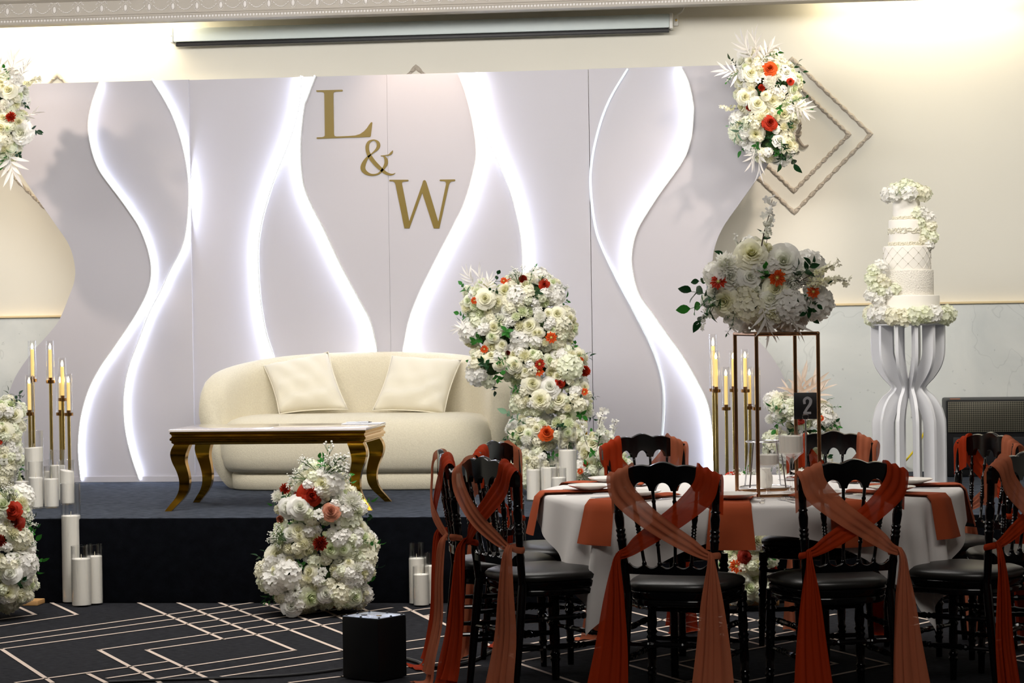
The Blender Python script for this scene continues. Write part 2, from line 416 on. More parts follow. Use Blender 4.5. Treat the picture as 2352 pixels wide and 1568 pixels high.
for k in range(8):
    t = (k + .5) / 8; x = -.052 + .104 * t; z = -.02 + .034 * (2 * t - 1) ** 2
    mb.add(ICO1[0], ICO1[1], Matrix.Translation((x, 0, z)) @ Matrix.Rotation(-.9 * (2 * t - 1), 4, 'Y') @ Matrix.Diagonal((.0082, .004, .0038, 1)))
garl = mb.mesh('garland', 'plaster_light')
mb = MB()
for s in (-1, 1):
    tube(mb, [(s * x, 0, z) for x, z in ((.008, .0), (.015, .008), (.024, .009), (.028, .002), (.022, -.003), (.03, -.004), (.038, -.012))], .0024, 5)
bow = mb.mesh('bow', 'plaster_light')
x0 = ony(16, 30, YC).x; pitch = (ony(617, 13, YC).x - x0) / 11
for k in range(36):
    x = x0 + (k - 1) * pitch
    link('cameo', cameo, cor, Matrix.Translation((x, YC + .009, zc + .088)))
    link('garland', garl, cor, Matrix.Translation((x + pitch / 2, YC + .009, zc + .088)))
    link('bow', bow, cor, Matrix.Translation((x, YC + .009, zc + .124)))
# ceiling of the hall hides nothing in view: soffit above the cornice
mb = MB(); mb.add(*box(-9, 7, 5.5, YC + .12, zc + .5, zc + .55)); 

# diamond wall mouldings
def diamond(nm, cx, cz, halves, ornament=True):
    root = link(nm, None, None, Matrix.Translation((cx, YW, cz))); root['kind'] = 'structure'
    for h in halves:
        for i in range(4):
            a = Vector((cx + h * math.cos(i * math.pi / 2), 0, cz + h * math.sin(i * math.pi / 2)))
            b = Vector((cx + h * math.cos((i + 1) * math.pi / 2), 0, cz + h * math.sin((i + 1) * math.pi / 2)))
            mb = MB(); d = (b - a).normalized(); nn = Vector((-d.z, 0, d.x)); L = (b - a).length; K = 40
            v = []; S = 7
            for k in range(K + 1):
                t = k / K; c = a + d * L * t
                rr = .012 + .003 * math.sin(t * 60)
                # mitre the ends
                for j in range(S):
                    an = math.pi * j / (S - 1); off = rr * math.cos(an); c2 = c + nn * off
                    e = L * t
                    if k == 0: c2 += d * (off * 1.0)
                    if k == K: c2 -= d * (off * 1.0)
                    v.append((c2.x, YW - rr * .9 * math.sin(an) - .001, c2.z))
            mb.add(v, grid_faces(K + 1, S))
            for k in range(26):   # carved ribbon of leaves
                t = (k + .5) / 26; c = a + d * L * t
                M = Matrix.Translation((c.x, YW - .012, c.z)) @ Matrix.Rotation(-math.atan2(d.z, d.x) + (.6 if k % 2 else -.5), 4, 'Y') @ Matrix.Diagonal((.015, .006, .005, 1))
                mb.add(ICO1[0], ICO1[1], M)
            link('moulding_bar', mb.mesh('moulding_bar', 'plaster_dark'), root)
    if ornament:
        mb = MB()
        for s in (-1, 1):
            for q in range(9):
                a = q / 9 * math.tau; R = .05 + .05 * (q % 3) / 2
                pts = [(cx + R * .3 * math.cos(a), YW - .015, cz + .2 * R * math.sin(a)), (cx + R * math.cos(a) * .8, YW - .03, cz + R * 1.1 * math.sin(a)), (cx + R * math.cos(a + .3), YW - .012, cz + R * 1.6 * math.sin(a + .3))]
                tube(mb, cat_rom(pts, 4), .013, 5, .5)
        mb.add(ICO2[0], ICO2[1], Matrix.Translation((cx, YW - .01, cz)) @ Matrix.Diagonal((.035, .02, .05, 1)))
        link('carved_rosette', mb.mesh('carved_rosette', 'plaster_dark'), root)
pR = ony(1822, 312, YW); hR = abs(ony(2000, 309, YW).x - pR.x)
diamond('trim_3', pR.x, pR.z, (hR, hR * .72)); 
pL = ony(135, 342, YW); diamond('trim_4', pL.x, pL.z, (hR, hR * .72))
pM = ony(958, 322, YW); diamond('trim_5', pM.x, ony(958, 157, YW).z - hR + .01, (hR, hR * .72))

# ================================================================ BACKDROP
bd = thing('stage_backdrop', 'tall wavy-edged white backdrop with glowing light curves and gold letters', 'backdrop', (-2.7, YB, ST))
def P2(p): q = ony(p[0], p[1], YB); return (q.x, q.z)
zt = 2.962; zb = ST
def smooth2(pts, n=6): return [(p.x, p.y) for p in cat_rom([Vector((a, b, 0)) for a, b in pts], n)]
LE = [P2(p) for p in ((2,189),(6,250),(18,320),(43,387),(83,450),(127,513),(160,563),(173,610),(172,645),(160,680),(138,733),(110,770),(83,800),(50,843),(30,880),(14,930),(4,990),(2,1050),(8,1109))]
RE = [P2(p) for p in ((1788,152),(1800,220),(1792,310),(1762,380),(1738,412),(1700,465),(1660,523),(1641,570),(1637,610),(1645,660),(1665,705),(1700,745),(1740,780),(1780,830),(1805,880),(1822,950),(1826,1010),(1820,1060),(1812,1096))]
LE[0] = (LE[0][0], zt); LE[-1] = (LE[-1][0], zb); RE[0] = (RE[0][0], zt); RE[-1] = (RE[-1][0], zb)
s1 = P2((441.5, 640))[0]; s2 = P2((893, 500))[0]; s3 = P2((1357, 560))[0]; g = .0018
def panel(poly): 
    mb = MB(); mb.add(*prism(poly, YB, YB + .035)); link('panel', mb.mesh('panel', 'backdrop_white', False), bd)
mb = MB(); mb.add(*prism([(s1, zt), (s1, zb)] + smooth2(LE)[::-1], YB - .012, YB + .035)); link('panel', mb.mesh('panel', 'backdrop_white', False), bd)
panel([(s1, zt - .002), (s1, zb), (s2 - g / 3, zb), (s2 - g / 3, zt - .002)])
panel([(s2 + g / 3, zt - .002), (s2 + g / 3, zb), (s3 - g, zb), (s3 - g, zt - .002)])
panel([(s3 + g, zb), (s3 + g, zt)] + smooth2(RE))
mb = MB(); mb.add(*box(LE[-1][0], RE[-1][0], YB - .02, YB, ST + .001, ST + .035)); link('kick_board', mb.mesh('kick_board', 'backdrop_white', False), bd)
for x in (-4.2, -3, -1.9, -.9):   # rear props that hold the boards up
    mb = MB(); mb.add(*box(x - .02, x + .02, YB + .036, YB + .07, ST, 2.9)); mb.add(*box(x - .02, x + .02, YB + .036, YB + .35, ST, ST + .04)); link('brace', mb.mesh('brace', 'backdrop_white', False), bd)

def strip(pts, side, h=.028):
    """pts pixels along the sharp edge; side=+1 light thrown towards +x"""
    P = [P2(p) for p in pts]; P = [Vector((a, 0, b)) for a, b in smooth2(P, 7)]
    def rail(a0, a1, y0, y1):
        n = len(P); v = []
        for i, p in enumerate(P):
            t = (P[min(i + 1, n - 1)] - P[max(i - 1, 0)]).normalized(); nn = Vector((t.z, 0, -t.x))
            if nn.x < 0: nn = -nn
            nn *= side
            for a, y in ((a0, y0), (a1, y0), (a1, y1), (a0, y1)):
                q = p + nn * a; v.append((q.x, y, q.z))
        f = [(i * 4 + k, i * 4 + (k + 1) % 4, (i + 1) * 4 + (k + 1) % 4, (i + 1) * 4 + k) for i in range(n - 1) for k in range(4)]
        f += [(0, 1, 2, 3), tuple((n - 1) * 4 + k for k in (3, 2, 1, 0))]
        m = MB(); m.add(v, f); return m
    ch = link('led_strip', rail(-.003, .0035, YB - h - .002, YB).mesh('led_strip', 'strip_channel', False), bd, label='glowing white light strip')
    link('diffuser', rail(.0035, .0085, YB - h, YB - .002).mesh('diffuser', 'led_strip', False), ch)
A = ((231,188),(213,240),(205,290),(212,340),(225,380),(243,410),(275,452),(300,487),(323,523),(343,576),(350,626),(340,673),(310,730),(263,800),(233,843),(207,893),(190,950),(183,1006),(183,1050),(188,1101))
B = ((350,183),(375,222),(400,270),(420,330),(432,390),(436,450),(431,523),(420,570),(393,623),(370,673),(347,716),(320,786),(297,850),(287,916),(290,983),(303,1043),(322,1100))
C = ((695,175),(690,240),(670,317),(633,410),(610,483),(599,535),(595,590),(600,683),(613,763),(633,828),(650,920),(655,1000),(650,1092))
D = ((727,175),(708,225),(700,250),(692,333),(697,417),(717,473),(743,523),(784,610),(827,690),(851,736),(863,783),(867,813),(868,900),(855,1000),(838,1090))
E_ = ((1054,170),(1071,217),(1087,283),(1095,350),(1087,400),(1067,467),(1042,519),(1000,600),(964,673),(941,733),(931,783),(927,815),(928,900),(940,1000),(960,1088))
F_ = ((1091,169),(1098,230),(1114,300),(1147,377),(1174,443),(1194,523),(1201,590),(1198,650),(1188,720),(1175,790),(1165,850),(1160,950),(1165,1030),(1170,1086))
G_ = ((1442,158),(1401,227),(1374,300),(1358,383),(1358,450),(1368,523),(1384,570),(1417,640),(1457,716),(1491,783),(1514,843),(1525,906),(1522,990),(1512,1060),(1508,1084))
H_ = ((1566,156),(1582,190),(1592,235),(1593,265),(1587,320),(1568,371),(1517,443),(1480,500),(1464,530),(1454,566),(1452,610),(1467,673),(1501,723),(1534,770),(1568,817),(1601,873),(1625,923),(1636,980),(1641,1043),(1640,1082))
strip(A, 1); strip(B, 1); strip(C, -1); strip(D, -1); strip(E_, 1); strip(F_, 1); strip(H_, -1)
mb = MB(); tube(mb, [(p[0], YB - .008, p[1]) for p in smooth2([P2(p) for p in G_], 6)], .008, 8)
link('neon_tube', mb.mesh('neon_tube', 'tube_unlit'), bd, label='thin unlit white neon tube')
def Lp(x, y): return P2((700 + x / 4.481, 190 + y / 4.481))
Lpoly = [(118,82),(122,78),(388,72),(393,80),(388,90),(320,93),(300,100),(296,115),(302,530),(308,548),(330,553),(450,548),(520,543),(570,528),(610,500),(640,468),(665,430),(682,408),(690,405),(697,410),(680,550),(672,558),(560,563),(430,566),(128,578),(122,572),(126,562),(180,560),(202,553),(208,540),(202,115),(195,100),(175,95),(125,95)]
Wpoly = [(870,1005),(875,998),(1065,998),(1069,1006),(1064,1014),(1020,1017),(1003,1025),(1003,1045),(1076,1425),(1210,1040),(1218,1010),(1232,1000),(1245,1008),(1255,1030),(1375,1430),(1455,1040),(1452,1025),(1440,1014),(1392,1010),(1388,1003),(1394,996),(1545,994),(1550,1003),(1546,1012),(1510,1016),(1495,1028),(1485,1050),(1386,1498),(1328,1498),(1210,1132),(1078,1498),(1026,1498),(935,1050),(925,1025),(905,1014),(876,1014)]
for nm, poly in (('letter_l', Lpoly), ('letter_w', Wpoly)):
    mb = MB(); mb.add(*prism([Lp(*p) for p in poly], YB - .005, YB)); link(nm, mb.mesh(nm, 'gold_letter', False), bd, label='gold serif letter %s' % nm[-1].upper())
def ribbon2(mb, pts, ws, y0, y1, f2, n=5):
    P = cat_rom([Vector((a, b, w)) for (a, b), w in zip(pts, ws)], n); m = len(P); v = []; f = []
    for i, p in enumerate(P):
        t = P[min(i + 1, m - 1)] - P[max(i - 1, 0)]; t = Vector((t.x, t.y)).normalized(); nn = Vector((-t.y, t.x)) * abs(p.z) / 2
        a = f2(p.x + nn.x, p.y + nn.y); b = f2(p.x - nn.x, p.y - nn.y)
        v += [(a[0], y0, a[1]), (b[0], y0, b[1]), (b[0], y1, b[1]), (a[0], y1, a[1])]
    f = [(i * 4 + k, i * 4 + (k + 1) % 4, (i + 1) * 4 + (k + 1) % 4, (i + 1) * 4 + k) for i in range(m - 1) for k in range(4)] + [(0, 3, 2, 1), tuple((m - 1) * 4 + k for k in range(4))]
    mb.add(v, f)
mb = MB()
amp = [(932,930,5),(905,943,14),(870,942,24),(830,925,30),(780,885,38),(720,825,42),(672,760,42),(648,705,36),(645,650,36),(665,608,26),(712,590,13),(750,612,30),(760,650,36),(738,690,26),(690,732,12),(640,778,26),(608,835,44),(600,885,48),(630,925,38),(690,948,22),(760,935,18),(812,880,26),(838,830,36),(835,785,32),(812,757,14),(785,752,8)]
ribbon2(mb, [(a, b) for a, b, c in amp], [c for a, b, c in amp], YB - .005, YB, Lp)
fl = [(783,754,8),(830,748,9),(868,742,14),(893,722,22),(906,697,5)]
ribbon2(mb, [(a, b) for a, b, c in fl], [c for a, b, c in fl], YB - .0052, YB, Lp)
link('ampersand', mb.mesh('ampersand', 'gold_letter', False), bd, label='gold ampersand')

# ================================================================ PROJECTOR SCREEN
zs1 = (ony(392, 66, YW - .11).z + ony(1545, 30, YW - .11).z) / 2; zs0 = (ony(392, 97, YW - .11).z + ony(1545, 63, YW - .11).z) / 2
xa = ony(390, 80, YW - .11).x; xb = ony(1545, 46, YW - .11).x
ps = thing('projector_screen', 'long pale roll-up projector screen case with black bar mounted above the backdrop', 'projector screen', ((xa + xb) / 2, YW, zs0))
mb = MB(); mb.add(*rbox(xa + .02, xb - .02, YW - .11, YW - .001, zs0, zs1, .01)); link('case', mb.mesh('case', 'screen_case'), ps)
for a, b in ((xa, xa + .02), (xb - .02, xb)):
    mb = MB(); mb.add(*rbox(a, b, YW - .116, YW - .001, zs0 - .004, zs1 + .004, .004)); mb.add(*lathe([(.004, 0), (.004, .004)], 8), Matrix.Translation(((a + b) / 2, YW - .116, (zs0 + zs1) / 2)) @ Matrix.Rotation(math.pi / 2, 4, 'X')); link('end_cap', mb.mesh('end_cap', 'plastic_white'), ps)
mb = MB(); mb.add(*rbox(ony(403, 100, YW - .1).x, ony(1537, 68, YW - .1).x, YW - .1, YW - .06, zs0 - .028, zs0 - .001, .008)); link('bottom_bar', mb.mesh('bottom_bar', 'rubber_black'), ps)
mb = MB(); mb.add(*rbox(xb + .001, xb + .03, YW - .03, YW - .001, zs0 + .02, zs1, .003)); link('bracket', mb.mesh('bracket', 'plastic_white'), ps)
mb = MB(); mb.add(*lathe([(.008, 0), (.008, .006), (.004, .008)], 10), Matrix.Translation((xb + .018, YW - .03, zs0 + .055)) @ Matrix.Rotation(math.pi / 2, 4, 'X')); link('screw', mb.mesh('screw', 'brass_pole'), ps)
mb = MB(); tube(mb, cat_rom([(xb + .02, YW - .02, zs1), (xb + .06, YW - .02, zs1 + .03), (xb + .08, YW - .03, zs1 + .12), (xb + .06, YW - .03, zs1 + .3)], 5), .004, 6); link('cord', mb.mesh('cord', 'plastic_white'), ps)

# ================================================================ FLOWER PROTOTYPES (radius 1, facing +Z)
def rnd(a, b): return random.uniform(a, b)
def petals(mb, specs, nu=4, nv=5):
    """specs: (n, rtop, ztop, flare, width factor, phase)"""
    for n, rt, zt_, fl, wf, ph in specs:
        for k in range(n):
            a0 = ph + math.tau * k / n + rnd(-.12, .12); wid = math.tau / n * wf / 2
            j = rnd(.9, 1.1); v = []
            for i in range(nu):
                u = -1 + 2 * i / (nu - 1)
                for q in range(nv):
                    t = q / (nv - 1)
                    r = .06 + (rt * j - .06) * t ** .62 + fl * .22 * t ** 4
                    z = -.4 + (zt_ + .4) * t ** 1.15 - fl * .3 * t ** 5 - .13 * u * u * t ** 3
                    ww = wid * (.45 + .75 * math.sin(min(1, t * 1.1) * math.pi * .62)) * (1 - .28 * t ** 6 * 1)
                    a = a0 + u * ww * (1 if t < .99 else .8)
                    r2 = r + .03 * (u * .8)
                    v.append((r2 * math.cos(a), r2 * math.sin(a), z + rnd(-.015, .015)))
            mb.add(v, grid_faces(nu, nv))
def rose(seed=0, open_=1.0):
    random.seed(100 + seed); mb = MB()
    petals(mb, [(2, .10, .66, 0, 1.7, 0), (3, .18, .68, 0, 1.5, .5), (3, .29, .64, .25, 1.45, 1.2), (3, .42, .56, .5, 1.4, .3), (4, .58, .42, .8, 1.3, .8), (5, .78, .22, 1.1, 1.25, .2), (5, .98, -.04, 1.3, 1.2, .6)])
    return mb
def peony(seed=0):
    random.seed(200 + seed); mb = MB()
    petals(mb, [(3, .18, .5, 0, 1.4, 0), (4, .3, .52, .2, 1.2, .5), (5, .45, .5, .4, 1.1, 1.2), (6, .6, .44, .6, 1.1, .3), (7, .75, .32, .8, 1.1, .8), (7, .88, .14, 1.0, 1.1, .2), (8, 1.0, -.1, 1.1, 1.1, .6)], 4, 4)
    return mb
def floret(mb, M, s, np_=4, cup=.25):
    ph = rnd(0, 6)
    for k in range(np_):
        a = ph + math.tau * k / np_; ca, sa = math.cos(a), math.sin(a)
        w = s * (.62 if np_ == 4 else .5)
        P = [(0, 0, 0), (.45 * s, -w * .8, cup * s * .5), (.95 * s, -w * .55, cup * s + rnd(-.1, .15) * s), (1.1 * s, 0, cup * s * 1.1), (.95 * s, w * .55, cup * s + rnd(-.1, .15) * s), (.45 * s, w * .8, cup * s * .5), (.6 * s, 0, cup * s * .35)]
        v = [(x * ca - y * sa, x * sa + y * ca, z) for x, y, z in P]
        mb.add(v, [(0, 1, 6), (1, 2, 6), (2, 3, 6), (3, 4, 6), (4, 5, 6), (5, 0, 6)], M)
def fib(n, zmin=-.6):
    out = []
    for i in range(n):
        z = 1 - (1 - zmin) * (i + .5) / n; r = math.sqrt(max(0, 1 - z * z)); a = i * 2.39996
        out.append(Vector((r * math.cos(a), r * math.sin(a), z)))
    return out
def hydrangea(seed=0, n=46, s=.3):
    random.seed(300 + seed); mb = MB()
    for p in fib(n, -.55):
        p = Vector(p) * rnd(.74, .9); q = (p.normalized() + Vector((rnd(-.3, .3), rnd(-.3, .3), rnd(-.3, .3)))).to_track_quat('Z', 'Y').to_matrix().to_4x4()
        floret(mb, Matrix.Translation(p) @ q, s * rnd(.85, 1.15))
    return mb
def mum(seed=0, n=120, ball=True):
    random.seed(400 + seed); mb = MB()
    mb.add(ICO1[0], ICO1[1], Matrix.Translation((0, 0, 0 if ball else -.1)) @ Matrix.Scale(.5, 4))
    for i, p in enumerate(fib(n, -.5 if ball else .1)):
        q = (p + Vector((rnd(-.12, .12), rnd(-.12, .12), rnd(-.05, .2)))).to_track_quat('Z', 'Y').to_matrix().to_4x4()
        L = rnd(.9, 1.02) * (1 if ball else .8 + .3 * (1 - p.z)); w = .1
        v = [(-w * .5, 0, .35 * L), (w * .5, 0, .35 * L), (-w, .03, .8 * L), (w, .03, .8 * L), (0, .06, L), (0, -.05, .75 * L)]
        mb.add(v, [(0, 1, 5), (0, 5, 2), (1, 3, 5), (2, 5, 4), (5, 3, 4)], q)
    return mb
def daisy(seed=0, n=7, dark=False):
    random.seed(500 + seed); mb = MB()
    for lay in range(2):
        for k in range(n):
            a = math.tau * (k + lay * .5) / n + rnd(-.1, .1); ca, sa = math.cos(a), math.sin(a); w = 1.7 / n * 1.6
            P = []
            for t, ww in ((.08, .1), (.4, .6), (.75, 1), (1, .45)):
                for s in (-1, 0, 1): P.append((t * (1 - lay * .15), s * w * ww * .5, .12 + .3 * t - .25 * t ** 3 + lay * .08 - (0 if s else .06)))
            mb.add([(x * ca - y * sa, x * sa + y * ca, z) for x, y, z in P], grid_faces(4, 3))
    mb.cur = 1
    mb.add(ICO2[0], ICO2[1], Matrix.Translation((0, 0, .22)) @ Matrix.Diagonal((.16, .16, .1, 1)))
    for k in range(14):
        a = k * math.tau / 14; mb.add(ICO1[0], ICO1[1], Matrix.Translation((.24 * math.cos(a), .24 * math.sin(a), .26)) @ Matrix.Scale(.035, 4))
    return mb
def bud(seed=0):
    random.seed(600 + seed); mb = MB()
    petals(mb, [(3, .3, 1.0, -.3, 1.4, 0), (4, .55, .9, -.6, 1.3, .5), (4, .75, .75, -.6, 1.3, 1.1)], 4, 5); return mb
def leafblade(mb, M, L, w, fold=.25, curl=.25, nv=6):
    v = []
    for i in range(nv):
        t = i / (nv - 1); ww = w * math.sin(math.pi * (t ** .8) * .98 + .02) ; zc_ = -curl * L * t * t
        for s in (-1, 0, 1): v.append((s * ww, t * L, zc_ + abs(s) * ww * fold))
    mb.add(v, grid_faces(nv, 3), M)
def sprig(seed=0, n=7, L=.55, w=.16, stem=True):
    """grows along +Z, length 1"""
    random.seed(700 + seed); mb = MB(); mb.cur = 1
    pts = cat_rom([(0, 0, -.3), (.02, 0, .2), (-.04, .04, .6), (.05, .08, 1.0)], 5); tube(mb, pts, .018, 5, .5); mb.cur = 0
    for k in range(n):
        t = .15 + .85 * k / (n - 1); a = k * 2.4 if k < n - 1 else 0; el = 1.0 if k < n - 1 else .15
        p = pts[min(len(pts) - 1, int(t * (len(pts) - 1)))]
        M = Matrix.Translation(p) @ Matrix.Rotation(a, 4, 'Z') @ Matrix.Rotation(math.pi / 2 - el, 4, 'X')
        leafblade(mb, M, L * rnd(.8, 1.1), w)
    return mb
def palm(seed=0):
    random.seed(800 + seed); mb = MB(); mb.cur = 1; tube(mb, [(0, 0, -.3), (0, 0, .3), (.02, .02, .8)], .02, 5, .5); mb.cur = 0
    for k in range(9):
        s = -1 if k % 2 else 1; t = .1 + .07 * k; a = (1.25 - .12 * k) * s
        M = Matrix.Translation((0, 0, t)) @ Matrix.Rotation(rnd(-.4, .4), 4, 'Z') @ Matrix.Rotation(a, 4, 'Y') @ Matrix.Rotation(math.pi / 2, 4, 'X')
        leafblade(mb, M, rnd(.55, .8), .06, .35, rnd(-.3, .3), 6)
    return mb
def breath(seed=0):
    random.seed(900 + seed); mb = MB(); st = MB()
    for k in range(16):
        a = rnd(0, 6.28); e = rnd(.1, .75); L = rnd(.6, 1)
        p = Vector((math.sin(e) * math.cos(a), math.sin(e) * math.sin(a), math.cos(e))) * L
        mid = p * .55; mb.cur = 1; tube(mb, [(0, 0, -.1), mid, p], .009, 3)
        for q in range(6):
            t = p + Vector((rnd(-1, 1), rnd(-1, 1), rnd(-.6, 1))) * .14
            mb.cur = 1; tube(mb, [mid + (p - mid) * .5, t], .006, 3); mb.cur = 0
            mb.add(ICO1[0], ICO1[1], Matrix.Translation(t) @ Matrix.Scale(.038, 4))
    return mb
def branch(seed=0):
    """flowering twig along +Z"""
    random.seed(950 + seed); mb = MB(); mb.cur = 1
    pts = cat_rom([(0, 0, -.2), (.06, 0, .3), (-.02, .04, .65), (.06, 0, 1)], 6); tube(mb, pts, .014, 5, .5); mb.cur = 0
    for k in range(20):
        t = .35 + .65 * k / 19; p = pts[min(len(pts) - 1, int(t * (len(pts) - 1)))] + Vector((rnd(-.09, .09), rnd(-.09, .09), rnd(-.03, .05)))
        q = Vector((rnd(-1, 1), rnd(-1, .2), rnd(-.3, 1))).to_track_quat('Z', 'Y').to_matrix().to_4x4()
        floret(mb, Matrix.Translation(p) @ q, .085, 5, .4)
    return mb
FC = {}
def flower_mesh(kind, m, var):
    key = (kind, m, var)
    if key in FC: return FC[key]
    if kind == 'rose': me = rose(var).mesh('rose', m)
    elif kind == 'peony': me = peony(var).mesh('peony', m)
    elif kind == 'hydrangea': me = hydrangea(var).mesh('hydrangea', m)
    elif kind == 'small_hydrangea': me = hydrangea(var + 5, 22, .42).mesh('hydrangea', m)
    elif kind == 'chrysanthemum': me = mum(var).mesh('chrysanthemum', m)
    elif kind == 'dahlia': me = mum(var, 80, False).mesh('dahlia', m)
    elif kind == 'anemone': me = daisy(var, 6).mesh('anemone', [m, 'anther_dark'])
    elif kind == 'daisy': me = daisy(var, 9).mesh('daisy', [m, 'anther_yellow'])
    elif kind == 'rosebud': me = bud(var).mesh('rosebud', m)
    elif kind == 'leaf_sprig': me = sprig(var).mesh('leaf_sprig', [m, 'stem_green'])
    elif kind == 'fern_sprig': me = sprig(var + 20, 18, .22, .04).mesh('fern_sprig', [m, 'stem_green'])
    elif kind == 'palm_leaf': me = palm(var).mesh('palm_leaf', [m, m])
    elif kind == 'baby_breath': me = breath(var).mesh('baby_breath', [m, 'stem_green'])
    elif kind == 'blossom_branch': me = branch(var).mesh('blossom_branch', [m, 'stem_brown'])
    FC[key] = me; return me
PNAME = {'small_hydrangea': 'hydrangea'}
PL = {'petal_red': 'red', 'petal_orange': 'orange', 'petal_rust': 'dark rust red', 'petal_dusty': 'dusty pink', 'leaf_dark': None}
def put(parent, kind, m, p, nrm, r, roll=None, flat=None):
    n = Vector(nrm).normalized(); q = n.to_track_quat('Z', 'Y').to_matrix().to_4x4()
    S = Matrix.Diagonal((r, r, r, 1))
    M = Matrix.Translation(p) @ q @ Matrix.Rotation(roll if roll is not None else rnd(0, 6.28), 4, 'Z') @ S
    lab = None
    nm = PNAME.get(kind, kind)
    if PL.get(m): lab = '%s %s' % (PL[m], nm.replace('_', ' '))
    return link(nm, flower_mesh(kind, m, random.randrange(3)), parent, M, lab)

def arrange(label, blobs, d, dr, spec, accents=(), sprigs=(), seed=1, base=None, name='flower_arrangement', extra_front=.25, leafy=.14, cat='flowers'):
    """blobs: (px,py,rx,ry) at depth d, depth radius dr (m). spec: (kind, mat, count, radius m)
    accents: (px,py,kind,mat,r px). sprigs: (px,py,tx,ty,kind,mat) root pixel to tip pixel"""
    random.seed(seed)
    B = []
    for bl in blobs:
        dd = bl[4] if len(bl) > 4 else d
        c = atd(bl[0], bl[1], dd); s = F / dd; B.append((c, bl[2] / s, dr, bl[3] / s))
    if base is None: base = Vector((B[0][0].x, B[0][0].y, min(b[0].z - b[3] for b in B)))
    root = thing(name, label, cat, base)
    mb = MB()
    for c, rx, rd, rz in B:
        M = Matrix.Translation(c) @ Matrix((R0, FH, Zv)).transposed().to_4x4() @ Matrix.Diagonal((max(.01, rx - .052), max(.01, rd - .052), max(.01, rz - .052), 1))
        mb.add(ICO2[0], ICO2[1], M)
    link('foam_base', mb.mesh('foam_base', 'foam'), root)
    placed = []
    def inside(p, k, sc=.92):
        for i, (c, rx, rd, rz) in enumerate(B):
            if i == k: continue
            q = p - c
            if (q.dot(R0) / rx) ** 2 + (q.dot(FH) / rd) ** 2 + (q.z / rz) ** 2 < sc * sc: return True
        return False
    def surf(px, py):
        """front surface point under a pixel"""
        best = None; dv = ray(px, py).normalized()
        for c, rx, rd, rz in B:
            o = CP - c; A_ = lambda v: Vector((v.dot(R0) / rx, v.dot(FH) / rd, v.z / rz))
            a = A_(dv); b = A_(o); aa = a.dot(a); bb = 2 * a.dot(b); cc = b.dot(b) - 1; D_ = bb * bb - 4 * aa * cc
            if D_ > 0:
                t = (-bb - math.sqrt(D_)) / (2 * aa)
                if best is None or t < best: best = t
        if best is None: return atd(px, py, d - dr * .2)
        return CP + dv * best
    for px, py, kind, m, rp in accents:
        p = surf(px, py); r = rp / F * (p - CP).length
        nrm = -FH + R0 * (px - B[0][0].dot(R0)) * 0 + Vector((rnd(-.35, .35), 0, rnd(.0, .45)))
        put(root, kind, m, p - FH * (r * .2 + .008), nrm, r); placed.append((p, r * 1.2))
    W_ = [b[1] * b[3] + b[2] * (b[1] + b[3]) for b in B]
    for kind, m, cnt, r in spec:
        mats = m if isinstance(m, (list, tuple)) else [m]
        tries = 0; k_ = 0
        while k_ < cnt and tries < cnt * 90:
            tries += 1; k = random.choices(range(len(B)), W_)[0]; c, rx, rd, rz = B[k]
            u = Vector((random.gauss(0, 1), random.gauss(0, 1), random.gauss(0, 1))).normalized()
            if u.y > .2 and random.random() < .7: continue
            p = c + R0 * u.x * rx + FH * u.y * rd + Zv * u.z * rz
            if inside(p, k): continue
            if p.z - r * .8 < base.z - .002 and base.z > -.01 and base.z < .6: continue
            rr = r * rnd(.85, 1.15)
            ov = .5 if kind in ('hydrangea', 'peony') else (.56 if r > .03 else .38)
            if any((p - q).length < ov * (rr + r2) for q, r2 in placed): continue
            placed.append((p, rr)); k_ += 1
            nrm = R0 * u.x / rx + FH * u.y / rd + Zv * u.z / rz; nrm = nrm.normalized() - FH * extra_front + Zv * .12 + Vector((rnd(-.25, .25), rnd(-.2, .2), rnd(-.2, .25)))
            off = -.35 if kind != 'leaf_sprig' else -.5
            put(root, kind, random.choice(mats), p + nrm.normalized() * rr * off, nrm, rr)
    # close the gaps that still show foam
    fill = []
    for bl in blobs:
        st_ = 13; x_ = bl[0] - bl[2]
        while x_ < bl[0] + bl[2]:
            y_ = bl[1] - bl[3]
            while y_ < bl[1] + bl[3]:
                if ((x_ - bl[0]) / bl[2]) ** 2 + ((y_ - bl[1]) / bl[3]) ** 2 < .9: fill.append((x_ + rnd(-4, 4), y_ + rnd(-4, 4)))
                y_ += st_
            x_ += st_
    random.shuffle(fill); nf_ = 0
    for px, py in fill:
        p = surf(px, py)
        if nf_ > 110 or (base.z < .6 and p.z < base.z + .03) or any((p - q).length < .72 * r2 + .014 for q, r2 in placed): continue
        nf_ += 1; rr = rnd(.024, .034); placed.append((p, rr)); t_ = random.random()
        if t_ < leafy: put(root, 'leaf_sprig', random.choice(['leaf_green', 'leaf_dark']), p, Vector((rnd(-1, 1), -.6, rnd(-.4, 1))), .055)
        else: put(root, 'rose' if t_ > .75 else ('chrysanthemum' if t_ > .62 else 'small_hydrangea'), random.choice(WC), p + FH * .008, -FH + Vector((rnd(-.4, .4), 0, rnd(-.2, .5))), rr)
    for px, py, tx, ty, kind, m in sprigs:
        a = surf(px, py); L = math.hypot(tx - px, ty - py) / F * (a - CP).length
        b = a + RT * ((tx - px) / F * (a - CP).length) - UP * ((ty - py) / F * (a - CP).length) - FH * L * .15
        put(root, kind, m, a, b - a, L * 1.02)
    return root
WC = ['petal_white', 'petal_cream', 'petal_green', 'petal_cream']
WW = ['petal_white', 'petal_white', 'petal_cream', 'petal_green']
